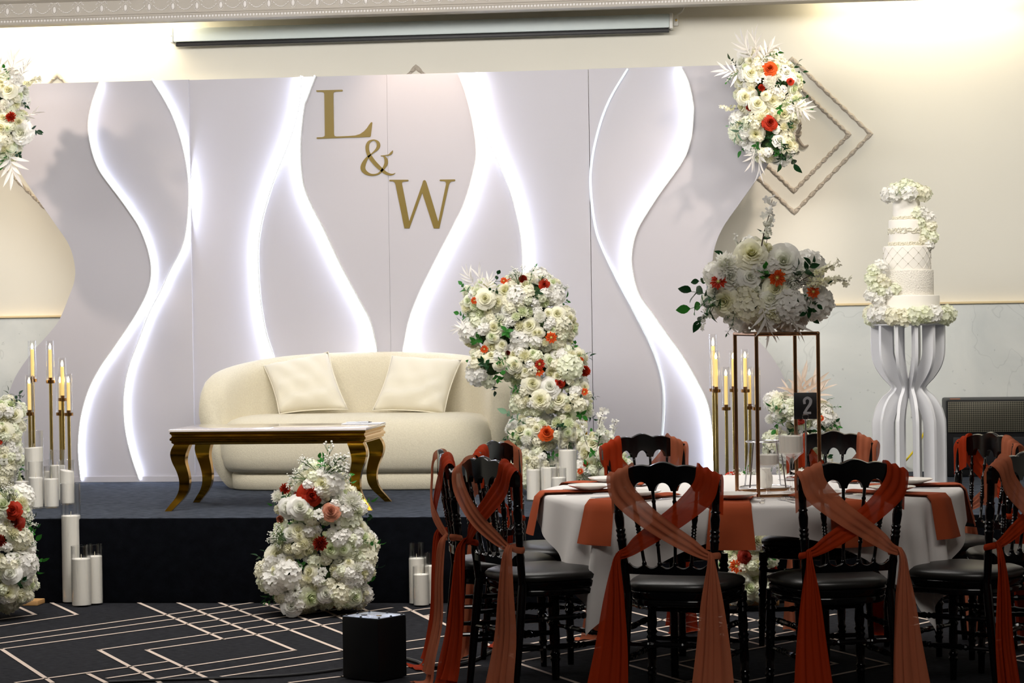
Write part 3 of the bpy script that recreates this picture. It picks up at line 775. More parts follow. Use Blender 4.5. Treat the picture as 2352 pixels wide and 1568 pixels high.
def mix(k, hyd=.07, big=6):
    return [('hydrangea', WW, big, hyd), ('peony', WC, int(big * .8), hyd * .72), ('rose', WC, int(14 * k), .046), ('chrysanthemum', WC, int(6 * k), .036), ('dahlia', WC, int(5 * k), .04),
            ('rose', WC, int(12 * k), .036), ('small_hydrangea', WW, int(12 * k), .036), ('anemone', 'petal_white', int(3 * k), .028), ('leaf_sprig', ['leaf_green', 'leaf_dark'], int(9 * k), .075), ('rosebud', WC, int(10 * k), .02), ('small_hydrangea', WW, int(40 * k), .027), ('rose', WC, int(16 * k), .024), ('leaf_sprig', ['leaf_green', 'leaf_dark'], int(8 * k), .06)]

# b: top right
arrange('white flower cluster with orange roses hanging on the top right corner of the backdrop', [(1745,165,62,52),(1762,225,72,60),(1755,290,70,58),(1775,335,52,38),(1800,190,38,45),(1815,250,30,40)], 14.42, .16,
    mix(1.0, .062, 6), [(1768,157,'rose','petal_orange',14),(1769,281,'rose','petal_red',15),(1748,203,'dahlia','petal_red',10),(1719,248,'daisy','petal_rust',9),(1815,187,'rose','petal_red',7),(1767,190,'chrysanthemum','petal_white',18),(1711,223,'rose','petal_cream',17),(1740,238,'rose','petal_cream',17),(1725,168,'rose','petal_cream',16),(1758,219,'rose','petal_cream',10),(1800,262,'rose','petal_cream',19),(1740,185,'anemone','petal_white',9)],
    [(1738,135,1732,75,'palm_leaf','palm_white'),(1730,140,1700,85,'palm_leaf','palm_white'),(1750,140,1778,100,'palm_leaf','palm_white'),(1700,170,1652,158,'palm_leaf','palm_white'),(1700,250,1655,245,'blossom_branch','petal_cream'),(1820,240,1862,262,'palm_leaf','palm_white'),(1745,345,1742,405,'palm_leaf','palm_white'),(1735,340,1722,385,'palm_leaf','palm_white'),
     (1800,335,1822,375,'leaf_sprig','leaf_dark'),(1795,330,1795,375,'leaf_sprig','leaf_dark'),(1710,280,1688,312,'leaf_sprig','leaf_sage'),(1810,235,1852,226,'fern_sprig','leaf_green'),(1715,280,1672,288,'fern_sprig','leaf_sage'),(1760,130,1785,122,'leaf_sprig','leaf_green'),(1700,160,1668,188,'fern_sprig','leaf_green')],
    seed=11, base=Vector((atd(1760,300,14.45).x, YB, 1.9)))
# a: top left
arrange('white flower cluster with a red bloom cut by the picture edge at the top left', [(5,215,58,52),(20,290,50,50),(0,340,45,40),(-25,260,60,70)], 14.9-.3, .16, mix(.75, .062, 5),
    [(27,270,'dahlia','petal_red',14),(20,207,'rose','petal_cream',16),(48,305,'peony','petal_white',24),(12,240,'chrysanthemum','petal_white',14)],
    [(25,175,35,125,'palm_leaf','palm_white'),(45,180,70,140,'palm_leaf','palm_white'),(40,200,92,182,'blossom_branch','petal_cream'),(20,350,35,415,'palm_leaf','palm_white'),(60,290,84,300,'leaf_sprig','leaf_dark'),(20,180,12,158,'leaf_sprig','leaf_green'),(15,340,10,372,'leaf_sprig','leaf_green'),(50,270,88,255,'palm_leaf','palm_white'),(0,180,-10,130,'palm_leaf','palm_white')],
    seed=12, base=Vector((atd(10,300,14.7).x, YB, 1.9)))
# c: tall pillar beside the sofa
c_ = arrange('tall towering white flower pillar with orange blooms beside the sofa arm', [(1120,690,60,48),(1215,675,78,48),(1140,760,75,60),(1240,750,85,70),(1130,835,52,48),(1215,830,70,60),(1295,850,55,60),(1240,905,65,55),(1320,920,40,60),(1225,990,58,42),(1300,985,45,42),(1225,1060,60,60),(1185,715,55,55)], 13.6, .2,
    mix(2.6, .072, 16), [(1201,641,'chrysanthemum','petal_rust',11),(1250,653,'rose','petal_red',11),(1157,645,'daisy','petal_orange',9),(1171,645,'daisy','petal_orange',7),(1090,690,'daisy','petal_orange',9),(1266,775,'daisy','petal_orange',14),(1240,836,'daisy','petal_red',13),(1238,853,'daisy','petal_orange',12),(1344,852,'chrysanthemum','petal_red',14),(1285,880,'rose','petal_red',11),(1113,802,'daisy','petal_orange',10),(1255,992,'rose','petal_orange',16),(1342,900,'daisy','petal_orange',10),(1334,826,'daisy','petal_orange',7),(1165,810,'rosebud','petal_rust',9),
      (1114,685,'rose','petal_cream',20),(1223,880,'rose','petal_cream',20),(1263,886,'rose','petal_white',20),(1240,918,'peony','petal_cream',21),(1283,916,'rose','petal_cream',19),(1181,838,'rose','petal_cream',17),(1280,720,'rose','petal_cream',17),(1240,727,'chrysanthemum','petal_white',16),(1209,1010,'chrysanthemum','petal_white',14)],
    [(1090,660,1070,618,'palm_leaf','palm_white'),(1110,665,1095,620,'palm_leaf','palm_white'),(1120,670,1125,632,'palm_leaf','palm_white'),(1215,650,1228,612,'fern_sprig','leaf_green'),(1240,650,1250,628,'baby_breath','petal_white'),(1285,670,1302,655,'baby_breath','petal_white'),(1190,650,1180,612,'baby_breath','petal_white'),
     (1075,750,1042,755,'palm_leaf','palm_white'),(1085,730,1055,722,'leaf_sprig','leaf_green'),(1135,700,1128,672,'fern_sprig','leaf_green'),(1320,820,1352,808,'fern_sprig','leaf_green'),(1290,680,1303,690,'leaf_sprig','leaf_green'),(1240,650,1245,640,'leaf_sprig','leaf_dark'),(1185,830,1160,850,'leaf_sprig','leaf_green'),(1200,970,1165,950,'leaf_sprig','leaf_sage'),(1190,990,1162,1000,'leaf_sprig','leaf_green'),(1195,1000,1170,1035,'leaf_sprig','leaf_dark'),(1150,750,1140,730,'leaf_sprig','leaf_dark'),(1285,745,1305,742,'leaf_sprig','leaf_dark')],
    seed=13, base=Vector((atd(1260,1100,13.6).x, atd(1260,1100,13.6).y, ST)))
mb = MB(); pp = atd(1344, 960, 13.75); rod(mb, (pp.x, pp.y, ST), (pp.x, pp.y, .98), .012)
link('stand_pole', mb.mesh('stand_pole', 'gold_metal'), c_, label='gold metal stand pole')
# c3: blossom group
arrange('low white flowers with tall blossom twigs between the glass candles and chairs', [(1375,1035,42,42),(1400,1070,45,38),(1350,1080,32,30)], 13.35, .13, mix(.5, .055, 3),
    [(1333,1082,'daisy','petal_orange',8),(1345,1065,'daisy','petal_red',7)],
    [(1370,1030,1385,940,'blossom_branch','petal_white'),(1395,1030,1412,965,'blossom_branch','petal_white'),(1350,1020,1335,965,'blossom_branch','petal_white'),(1375,1020,1376,990,'leaf_sprig','leaf_green'),(1340,1090,1322,1112,'leaf_sprig','leaf_dark'),(1355,1090,1345,1068,'leaf_sprig','leaf_green')], seed=14,
    base=Vector((atd(1375,1100,13.35).x, atd(1375,1100,13.35).y, ST)))
# d: floor arrangement in front of stage
fl_d = 11.78
dd_ = arrange('large white floor arrangement with dark red roses in front of the stage centre', [(735,1110,58,42),(715,1165,78,48),(775,1165,62,45),(690,1230,62,55),(775,1240,78,55),(660,1310,62,50),(735,1310,80,55),(805,1300,55,48),(700,1360,75,38),(790,1360,62,34)], fl_d, .2,
    mix(2.0, .068, 15), [(716,1136,'rose','petal_red',24),(655,1122,'dahlia','petal_red',15),(760,1172,'rose','petal_dusty',18),(647,1190,'rosebud','petal_dusty',14),(737,1247,'dahlia','petal_rust',20),(733,1180,'anemone','petal_white',14),(772,1205,'anemone','petal_white',15),(680,1355,'anemone','petal_white',17),(688,1135,'rose','petal_rust',12),(690,1162,'rose','petal_white',24),(660,1165,'rose','petal_white',20),(670,1390,'rose','petal_white',20),(750,1360,'rose','petal_white',20),(638,1272,'rose','petal_cream',22),(640,1140,'dahlia','petal_white',18),(808,1150,'dahlia','petal_white',26)],
    [(745,1090,790,1038,'baby_breath','petal_white'),(745,1090,775,1055,'baby_breath','petal_white'),(700,1100,660,1090,'baby_breath','petal_white'),(725,1080,690,1055,'baby_breath','petal_white'),(655,1240,622,1215,'baby_breath','petal_white'),(650,1225,620,1245,'baby_breath','petal_white'),(840,1245,872,1250,'leaf_sprig','leaf_green'),(735,1080,735,1052,'leaf_sprig','leaf_green'),(780,1110,800,1090,'baby_breath','petal_white'),(625,1350,612,1375,'leaf_sprig','leaf_dark')],
    seed=15, base=Vector((onz(735, 1396, 0).x, onz(735, 1396, 0).y, 0)))
# e
ee_ = arrange('white floor arrangement with dark red roses cut by the left picture edge below the stage', [(25,1165,40,42),(15,1225,55,50),(25,1290,58,50),(20,1345,62,42),(-40,1280,60,90)], fl_d, .2, mix(1.3, .066, 9),
    [(30,1170,'rose','petal_red',17),(34,1200,'rose','petal_rust',18),(4,1240,'dahlia','petal_rust',16),(52,1155,'dahlia','petal_cream',18),(25,1315,'rose','petal_white',20)],
    [(20,1150,15,1110,'baby_breath','petal_white'),(50,1200,78,1185,'baby_breath','petal_white'),(50,1260,76,1240,'baby_breath','petal_white'),(30,1150,35,1125,'baby_breath','petal_white'),(45,1210,62,1235,'baby_breath','petal_white')],
    seed=16, base=Vector((onz(20, 1390, 0).x, onz(20, 1390, 0).y, 0)))
# f
arrange('green and white flowers on the stage at the left picture edge beside glass candles', [(12,940,34,30),(10,990,40,42),(15,1050,40,40),(10,1100,40,50)], 13.55, .14, mix(.8, .058, 5),
    [(0,1015,'daisy','petal_red',8),(35,952,'rose','petal_cream',14)], [(30,925,42,905,'leaf_sprig','leaf_dark'),(35,960,60,968,'palm_leaf','petal_cream'),(30,925,50,915,'leaf_sprig','leaf_dark'),(35,1080,50,1095,'leaf_sprig','leaf_dark')],
    seed=17, base=Vector((atd(10,1100,13.55).x, atd(10,1100,13.55).y, ST)))
# g
arrange('white flowers with pale bleached leaves on the stage behind the table number sign', [(1800,935,38,32),(1835,955,42,38),(1885,965,34,40),(1860,1010,52,45),(1800,1020,38,38),(1845,1065,60,45)], 13.75, .16, mix(1.0, .058, 7),
    [(1838,962,'rose','petal_rust',10),(1885,960,'daisy','petal_orange',8),(1768,962,'chrysanthemum','petal_white',13)],
    [(1840,920,1840,848,'palm_leaf','petal_peach'),(1835,920,1800,885,'palm_leaf','petal_peach'),(1850,920,1880,865,'palm_leaf','petal_peach'),(1855,925,1900,885,'palm_leaf','petal_peach'),(1800,940,1772,935,'leaf_sprig','leaf_green'),(1800,960,1780,985,'leaf_sprig','leaf_green'),(1890,930,1925,935,'fern_sprig','leaf_green'),(1885,925,1910,912,'fern_sprig','leaf_green'),(1900,980,1918,968,'leaf_sprig','leaf_dark'),(1800,925,1795,915,'leaf_sprig','leaf_green')],
    seed=18, base=Vector((atd(1845,1100,13.75).x, atd(1845,1100,13.75).y, ST)))
# j
jj = arrange('white floor arrangement with orange blooms seen beneath the round table cloth', [(1712,1120,42,30),(1712,1165,50,45),(1715,1230,55,45),(1715,1290,58,48),(1712,1345,52,38)], 11.75, .17, mix(1.2, .06, 8),
    [(1690,1300,'daisy','petal_orange',17),(1712,1277,'rose','petal_rust',14),(1770,1310,'rose','petal_rust',14),(1683,1101,'rose','petal_red',18),(1705,1330,'rose','petal_white',24)],
    [(1700,1110,1678,1085,'baby_breath','petal_white'),(1735,1105,1740,1080,'baby_breath','petal_white'),(1720,1105,1725,1078,'baby_breath','petal_white'),(1750,1110,1768,1088,'leaf_sprig','leaf_sage'),(1700,1240,1680,1235,'leaf_sprig','leaf_dark')],
    seed=19, base=Vector((onz(1715, 1390, 0).x, onz(1715, 1390, 0).y, 0)))
for r_, px_ in ((dd_, 735), (ee_, 25), (jj, 1715)):
    mb = MB(); c = WM[r_.name].translation; mb.add(*rbox(c.x - .16, c.x + .16, c.y - .02, c.y + .28, 0.001, .025, .004)); link('wooden_base', mb.mesh('wooden_base', 'wood_base'), r_)

# ================================================================ SOFA
sf = onz(800, 1128, ST); SX = onz(803, 1128, ST).x; SYf = sf.y
sofa = thing('sofa', 'cream boucle curved two-seat sofa on the stage', 'sofa', (SX, SYf + .4, ST))
def loft_loop(rings, closed_ends=True):
    n = len(rings[0]); v = [p for r in rings for p in r]; f = []
    for i in range(len(rings) - 1):
        for k in range(n):
            k2 = (k + 1) % n; f.append((i * n + k, i * n + k2, (i + 1) * n + k2, (i + 1) * n + k))
    if closed_ends: f += [tuple(range(n - 1, -1, -1)), tuple((len(rings) - 1) * n + k for k in range(n))]
    return v, f
a_ = .865; b_ = .60; rings = []; NT = 44
for i in range(NT + 1):
    ph = math.pi * (i / NT)
    ex = 2 / 2.5
    cx = -a_ * math.copysign(abs(math.cos(ph)) ** ex, math.cos(ph)); cy = .14 + b_ * abs(math.sin(ph)) ** ex
    nx = -math.cos(ph); ny = math.sin(ph) * 1.1; L = math.hypot(nx, ny); nx /= L; ny /= L
    if i in (0, NT): ny = 0; nx = math.copysign(1, nx)
    ht = .60 + .20 * math.sin(ph) ** .55
    th = .10
    endf = 1.0; e = min(i, NT - i)
    if e < 4: endf = (.35, .75, .93, .99)[e]
    top = ht * (.86 + .14 * endf); th2 = th * (.45 + .55 * endf); fwd = -.0
    loop = []
    NP = 20
    for k in range(NP):
        a = math.tau * k / NP; ca, sa = math.cos(a), math.sin(a)
        o = math.copysign(abs(ca) ** .55, ca) * th2
        z = top / 2 + math.copysign(abs(sa) ** .38, sa) * top / 2
        t = z / .8
        inset = -.14 * (1 - min(1, t / .55)) ** 1.6     # narrows towards the floor
        bow_ = .02 * math.sin(min(1, t) * math.pi)
        oo = o + inset + bow_
        yy = cy + ny * oo
        loop.append((SX + cx + nx * oo, SYf + .06 + yy - (.05 if e == 0 else 0) * 0, ST + .002 + z))
    rings.append(loop)
mb = MB(); mb.add(*loft_loop(rings)); me = mb.mesh('backrest', 'boucle', True, None)
o = link('backrest', me, sofa)
for sx in (-.33, .33):   # vertical seams
    pass
def seat_ring(z, ins, fr=0):
    out = []
    hw = .80 - ins; N = 48
    for k in range(N):
        a = math.tau * k / N; ca, sa = math.cos(a), math.sin(a)
        x = math.copysign(abs(ca) ** .42, ca) * hw
        if sa < 0: y = -math.copysign(abs(sa) ** .6, 1) * (.36 - ins)
        else: y = abs(sa) ** .6 * (.34 - ins)
        out.append((SX + x, SYf + .37 + y + fr, ST + z))
    return out
prof_s = [(.105, .05), (.11, .015), (.14, -.01), (.2, -.025), (.28, -.03), (.34, -.022), (.385, .0), (.41, .03), (.428, .08), (.438, .16), (.442, .30)]
rg = [seat_ring(z, i) for z, i in prof_s]
mb = MB(); mb.add(*loft_loop(rg)); link('seat_cushion', mb.mesh('seat_cushion', 'boucle', True, None), sofa)
rg = [seat_ring(z, i) for z, i in ((.001, .05), (.01, .035), (.09, .03), (.108, .04))]
mb = MB(); mb.add(*loft_loop(rg)); link('plinth', mb.mesh('plinth', 'boucle', True, 60), sofa)
def cushion(corners, thick, label, seed, band=False):
    random.seed(seed); N = 25; c = [Vector(p) for p in corners]; nrm = (c[1] - c[0]).cross(c[3] - c[0]).normalized()
    if nrm.dot(FH) > 0: nrm = -nrm
    cen = sum(c, Vector()) / 4; ph = [rnd(0, 6) for _ in range(6)]
    root = thing('cushion', label, 'cushion', (cen.x, cen.y, min(p.z for p in c)), group='cushions on the sofa')
    v = []
    for side in (1, -1):
        for i in range(N):
            u = i / (N - 1)
            for j in range(N):
                w_ = j / (N - 1); x = 2 * u - 1; y = 2 * w_ - 1
                # sides draw inwards, corners stay pointed
                xx = x * (1 - .065 * (1 - y * y)); yy = y * (1 - .065 * (1 - x * x))
                U = (xx + 1) / 2; V_ = (yy + 1) / 2
                p = (c[0] * (1 - U) + c[1] * U) * (1 - V_) + (c[3] * (1 - U) + c[2] * U) * V_
                h = ((1 - x ** 4) * (1 - y ** 4)) ** .55
                wr = .016 * math.sin(x * 4 + y * 9 + ph[0] + 1.5 * math.sin(3 * x + ph[1])) * max(0, y + .35) + .006 * math.sin(9 * x - 6 * y + ph[2])
                v.append(p + nrm * side * (thick * h + (wr * h * 1.0 if side > 0 else 0)))
    f = grid_faces(N, N); f2 = [tuple(q + N * N for q in t[::-1]) for t in f]
    mb = MB(); mb.add(v, f + f2); me = mb.mesh('cover', 'pillow_cream', True, None)
    bm = bmesh.new(); bm.from_mesh(me); bmesh.ops.remove_doubles(bm, verts=bm.verts, dist=.0006); bmesh.ops.recalc_face_normals(bm, faces=bm.faces); bm.to_mesh(me); bm.free()
    link('cover', me, root)
    mb = MB(); e = []
    for (a, b) in ((0, 1), (1, 2), (2, 3), (3, 0)):
        for k in range(12):
            t = k / 12; x = 2 * t - 1; p = c[a] * (1 - t) + c[b] * t; e.append(p + (cen - p) * .065 * (1 - x * x))
    tube(mb, e + [e[0]], .004, 5); link('piping', mb.mesh('piping', 'pillow_cream'), root)
dc = SYf + .36
cushion([ony(606, 840, dc + .22), ony(754, 808, dc + .24), ony(799, 940, dc + .02), ony(642, 950, dc)], .078, 'plump cream square cushion leaning on the left half of the sofa back', 3)
cushion([ony(900, 817, dc + .24), ony(1060, 826, dc + .22), ony(1020, 950, dc), ony(856, 942, dc + .02)], .078, 'plump cream square cushion with a folded crease on the right half of the sofa', 5)

# ================================================================ GOLD COFFEE TABLE
zt_ = ST + .43
fl_ = onz(389, 991, zt_); fr_ = onz(848, 987, zt_); br_ = onz(886, 970, zt_); bl_ = onz(445, 973, zt_)
cen = (fl_ + fr_ + br_ + bl_) / 4; ang = math.atan2(fr_.y - fl_.y, fr_.x - fl_.x)
TL = (fr_ - fl_).length; TW = ((br_ - fr_).length + (bl_ - fl_).length) / 2; TW = min(max(TW, .45), .6)
ct = thing('coffee_table', 'gold coffee table with curved cabriole legs and pale glossy top', 'table', (cen.x, cen.y, ST), ang)
MT = WM[ct.name]
hl, hw = TL / 2, TW / 2
mb = MB(); mb.add(*rbox(-hl, hl, -hw, hw, .421, .434, .004)); link('table_top', mb.mesh('table_top', 'table_top'), ct, MT)
pf = [(.006, .42), (.004, .412), (.012, .405), (.014, .395), (.004, .385), (.004, .376), (.012, .372), (.012, .362), (.022, .355), (.022, .352)]
rg = []
for ins, z in pf: 
    x, y = hl - ins, hw - ins; rg.append([(-x, -y, z), (x, -y, z), (x, y, z), (-x, y, z)])
mb = MB(); mb.add(*loft_loop(rg[::-1])); link('apron', mb.mesh('apron', 'gold_metal', True, 30), ct, MT)
for sx in (-1, 1):
    for sy in (-1, 1):
        rg = []
        path = [(.352, .0, .085), (.33, -.012, .088), (.30, -.018, .084), (.26, -.010, .072), (.21, .010, .062), (.16, .022, .056), (.11, .020, .052), (.07, .004, .047), (.035, -.022, .042), (.0, -.048, .036)]
        pts = cat_rom(path, 3)
        for p in pts:
            z, ins, wd = p.x, p.y, p.z
            x1 = hl - .022 - ins; x0_ = x1 - wd; y1 = hw - .022 - ins * .6; y0_ = y1 - wd * .8
            r = [(sx * x0_, sy * y0_, z), (sx * x1, sy * y0_, z), (sx * x1, sy * y1, z), (sx * x0_, sy * y1, z)]
            if sx * sy < 0: r = r[::-1]
            rg.append(r)
        mb = MB(); mb.add(*loft_loop(rg[::-1])); me = mb.mesh('leg', 'gold_metal', True, 35); link('leg', me, ct, MT)
pp = onz(835, 974, zt_); 
t = thing('paper_sheet', 'thin white sheet lying on the right end of the gold table', 'paper', (pp.x, pp.y, zt_ + .0045), ang)
mb = MB(); mb.add(*rbox(-.11, .11, -.07, .07, 0, .003, .001)); link('sheet', mb.mesh('sheet', 'paper'), t, WM[t.name])
tp = thing('pen', 'slim dark pen resting on the white sheet on the gold table', 'pen', (pp.x - .02, pp.y - .02, zt_ + .0125), ang + .12)
mb = MB(); turned(mb, (-.07, 0, 0), (.05, 0, 0), [(0, .0035), (.9, .0045), (1, .004)]); link('barrel', mb.mesh('barrel', 'silver'), tp, WM[tp.name])
mb = MB(); turned(mb, (.05, 0, 0), (.07, 0, 0), [(0, .004), (1, .001)]); link('tip', mb.mesh('tip', 'rubber_black'), tp, WM[tp.name])

# ================================================================ GLASS CYLINDER CANDLES
def candle(px, ybot, yrim, ywax, wpx, z, label, group, rnd_top=0):
    p = onz(px, ybot, z) ; s = F / (p - CP).dot(FH); r = wpx / 2 / s; p = p + FH * r * .0
    H_ = (ybot - yrim) / s; Wx = (ybot - ywax) / s
    root = thing('candle_vase', label, 'candle', (p.x, p.y, z), group=group); M = WM[root.name]
    t = .0022
    mb = MB(); mb.add(*lathe([(r - t, .008), (r - t, H_), (r, H_ + .001), (r, .003), (r - .004, 0.0005), (.0005, 0.0005)], 28, False, False)); mb.add(*lathe([(.0005, .008), (r - t, .008)], 28, False, False))
    link('glass_cylinder', mb.mesh('glass_cylinder', 'glass'), root, M)
    mb = MB(); r2 = r - t - .0008
    v, f = lathe([(.001, .0095), (r2, .0095), (r2, Wx - .003), (r2 - .003, Wx), (r2 * .5, Wx - .002), (.002, Wx - .003)], 28)
    tl = rnd_top
    v = [(x, y, z_ + (tl * x / r if z_ > Wx * .9 else 0)) for x, y, z_ in v]
    mb.add(v, f); link('wax', mb.mesh('wax', 'wax'), root, M)
    mb = MB(); rod(mb, (0, 0, Wx - .004), (.001, 0, Wx + .022), .0012, seg=6); link('wick', mb.mesh('wick', 'wick'), root, M)
G1 = 'glass candles on the stage at left'
candle(80, 1160, 989, 1027, 44, ST, 'tallest wax-filled glass cylinder of the left stage candle group', G1, .003)
candle(50, 1166, 1080, 1105, 34, ST, 'short wide candle glass nearest the left stage flowers', G1)
candle(83, 1167, 1060, 1096, 35, ST, 'front candle glass in the middle of the left stage candle row', G1)
candle(119, 1166, 1070, 1099, 35, ST, 'front right candle glass of the left stage candle row', G1)
candle(133, 1150, 1033, 1068, 37, ST, 'tall clear-topped candle glass behind the left stage candle row', G1)
candle(155, 1158, 1056, 1080, 35, ST, 'candle glass with slanted wax at the right end of the left stage group', G1, -.008)
candle(104, 1148, 1055, 1082, 34, ST, 'rearmost candle glass half hidden in the left stage candle group', G1)
G2 = 'glass candles on the floor left of the stage front'
candle(166, 1384, 1110, 1183, 46, 0, 'very tall slim candle glass standing on the floor at left of the stage front', G2)
candle(188, 1392, 1253, 1282, 46, 0, 'short candle glass on the floor in front of the very tall one', G2)
candle(219, 1388, 1249, 1276, 37, 0, 'short candle glass on the floor right of its twin by the tall one', G2)
G3 = 'glass candles on the floor in the middle'
candle(958, 1388, 1246, 1281, 38, 0, 'tallest glass candle on the floor just left of the salmon chair sash', G3)
candle(968, 1392, 1300, 1318, 38, 0, 'lowest front glass candle in the floor group beside the chairs', G3)
candle(994, 1388, 1268, 1298, 36, 0, 'right glass candle of the floor group half covered by a chair sash', G3)
G4 = 'glass candles on the stage right of the sofa'
candle(1226, 1150, 1055, 1078, 34, ST, 'candle glass at the left end of the group right of the sofa', G4)
candle(1236, 1128, 1027, 1056, 36, ST, 'rear left candle glass under the tall flower pillar', G4)
candle(1262, 1150, 1052, 1073, 40, ST, 'middle candle glass in the group below the flower pillar', G4)
candle(1305, 1150, 981, 1033, 43, ST, 'tallest candle glass in the group below the flower pillar', G4)
candle(1284, 1160, 1075, 1096, 36, ST, 'lowest front candle glass in the group below the flower pillar', G4)
candle(1275, 1135, 1048, 1064, 34, ST, 'rear candle glass with slanted wax between two taller ones by the pillar', G4, .006)

# ================================================================ CANDELABRAS
def candelabra(label, poles, d, base_px):
    b = atd(base_px, 1100, d); root = thing('candelabra', label, 'candelabra', (b.x, b.y, ST))
    mb = MB(); mb.add(*lathe([(.15, 0.001), (.15, .008), (.145, .011), (.001, .012)], 32), WM[root.name]); link('base_plate', mb.mesh('base_plate', 'brass_pole'), root)
    for px, ycup, ytop, dz in poles:
        p = atd(px, ycup, d + dz); s = F / (d + dz); zc_ = p.z; gh = (ycup - ytop) / s + .012
        x, y = p.x, p.y
        mb = MB(); rod(mb, (x, y, ST + .008), (x, y, zc_ - .01), .0095, seg=14); po = link('pole', mb.mesh('pole', 'brass_pole'), root)
        M = Matrix.Translation((x, y, zc_ - .015))
        mb = MB(); mb.add(*lathe([(.008, -.005), (.026, -.002), (.0265, .016), (.012, .016), (.012, .03), (.004, .034)], 20), M); link('cup', mb.mesh('cup', 'brass_dark'), po)
        mb = MB(); mb.add(*lathe([(.0232, .0), (.0232, gh), (.0245, gh), (.0245, .0)], 24, False, False), M); link('glass_shade', mb.mesh('glass_shade', 'glass_thin'), po)
        mb = MB(); mb.add(*lathe([(.0105, .017), (.0105, gh * .78), (.008, gh * .79), (.004, gh * .80)], 14), M); link('taper_candle', mb.mesh('taper_candle', 'candle_led'), po)
        mb = MB(); mb.add(*lathe([(.003, gh * .79), (.0075, gh * .83), (.007, gh * .87), (.002, gh * .93), (.0005, gh * .94)], 12), M); link('flame', mb.mesh('flame', 'flame_led'), po)
candelabra('brass candelabra of glass-tubed tapers at the left before the wavy backdrop edge', [(75, 870, 781, .1), (116, 873, 781, -.05), (68, 947, 860, -.08), (144, 914, 820, .02), (158, 948, 857, 0), (139, 947, 858, .12)], 14.1, 110)
candelabra('brass candelabra of glass-tubed tapers seen through the gold centrepiece stand', [(1639, 892, 766, .12), (1645, 894, 803, -.03), (1668, 935, 841, -.08), (1685, 893, 803, .1), (1712, 894, 800, -.02), (1722, 933, 840, .1), (1738, 935, 842, .02)], 14.1, 1685)

# ================================================================ CAKE AND STAND
cb = onz(2090, 1122, ST); cs = F / (cb - CP).dot(FH); zct = HC - (742 - (722 - .0147 * (2085 - 1176))) / cs; cx_, cy_ = cb.x, cb.y
stand = thing('cake_stand', 'white hourglass cake stand made of curved upright slats', 'cake stand', (cx_, cy_, ST)); M = WM[stand.name]
hS = zct - ST; zw = hS * (1 - (890 - 742) / 380.)
mb = MB(); mb.add(*lathe([(.001, hS - .012), (.212, hS - .012), (.216, hS - .008), (.216, hS - .002), (.21, hS), (.001, hS)], 48, False, False)); link('top_disc', mb.mesh('top_disc', 'stand_white'), stand, M)
mb = MB(); mb.add(*lathe([(.001, .001), (.215, .001), (.215, .014), (.001, .014)], 48, False, False)); link('base_disc', mb.mesh('base_disc', 'stand_white'), stand, M)
hu = hS - zw
outer = [(.212, hS - .012), (.212, zw + hu * .62), (.205, zw + hu * .45), (.185, zw + hu * .3), (.15, zw + hu * .16), (.115, zw + hu * .06), (.1, zw), (.115, zw - hu * .06), (.15, zw - hu * .14), (.185, zw - hu * .28), (.205, zw - hu * .45), (.212, zw - hu * .62), (.212, .014)]
inner = [(.125, .014), (.125, zw - hu * .62), (.12, zw - hu * .5), (.1, zw - hu * .36), (.07, zw - hu * .24), (.035, zw - hu * .14), (.012, zw - hu * .05), (.008, zw), (.012, zw + hu * .05), (.035, zw + hu * .14), (.07, zw + hu * .26), (.1, zw + hu * .38), (.12, zw + hu * .5), (.125, zw + hu * .62), (.125, hS - .012)]
poly = [(p.x, p.y) for p in cat_rom([Vector((a, b, 0)) for a, b in outer], 3)] + [(p.x, p.y) for p in cat_rom([Vector((a, b, 0)) for a, b in inner], 3)]
mb = MB()
n1 = len(outer) * 3 - 2; no = [(p.x, p.y) for p in cat_rom([Vector((a, b, 0)) for a, b in outer], 3)]; ni = [(p.x, p.y) for p in cat_rom([Vector((a, b, 0)) for a, b in inner], 3)][::-1]
K = len(no); ni = [ni[min(len(ni) - 1, round(i * (len(ni) - 1) / (K - 1)))] for i in range(K)]
v = []; th = .009
for (a, b), (c, e) in zip(no, ni): v += [(a, -th, b), (c, -th, e), (c, th, e), (a, th, b)]
f = [(i * 4 + k, i * 4 + (k + 1) % 4, (i + 1) * 4 + (k + 1) % 4, (i + 1) * 4 + k) for i in range(K - 1) for k in range(4)] + [(0, 3, 2, 1), tuple((K - 1) * 4 + k for k in range(4))]
mb.add(v, f); slat = mb.mesh('slat', 'stand_white', True, 35)
for k in range(12): link('slat', slat, stand, M @ Matrix.Rotation(math.tau * (k + .35) / 12, 4, 'Z'))
cake = thing('wedding_cake', 'five-tier white wedding cake dressed with white hydrangea blooms', 'cake', (cx_, cy_, zct)); M = WM[cake.name]
def zy(y): return (742 - y) / cs
tiers = [(73, 742, 678, 'cake_icing'), (60, 678, 620, 'cake_texture'), (54, 620, 565, 'cake_icing'), (41, 565, 505, 'cake_icing'), (31, 505, 455, 'cake_icing')]
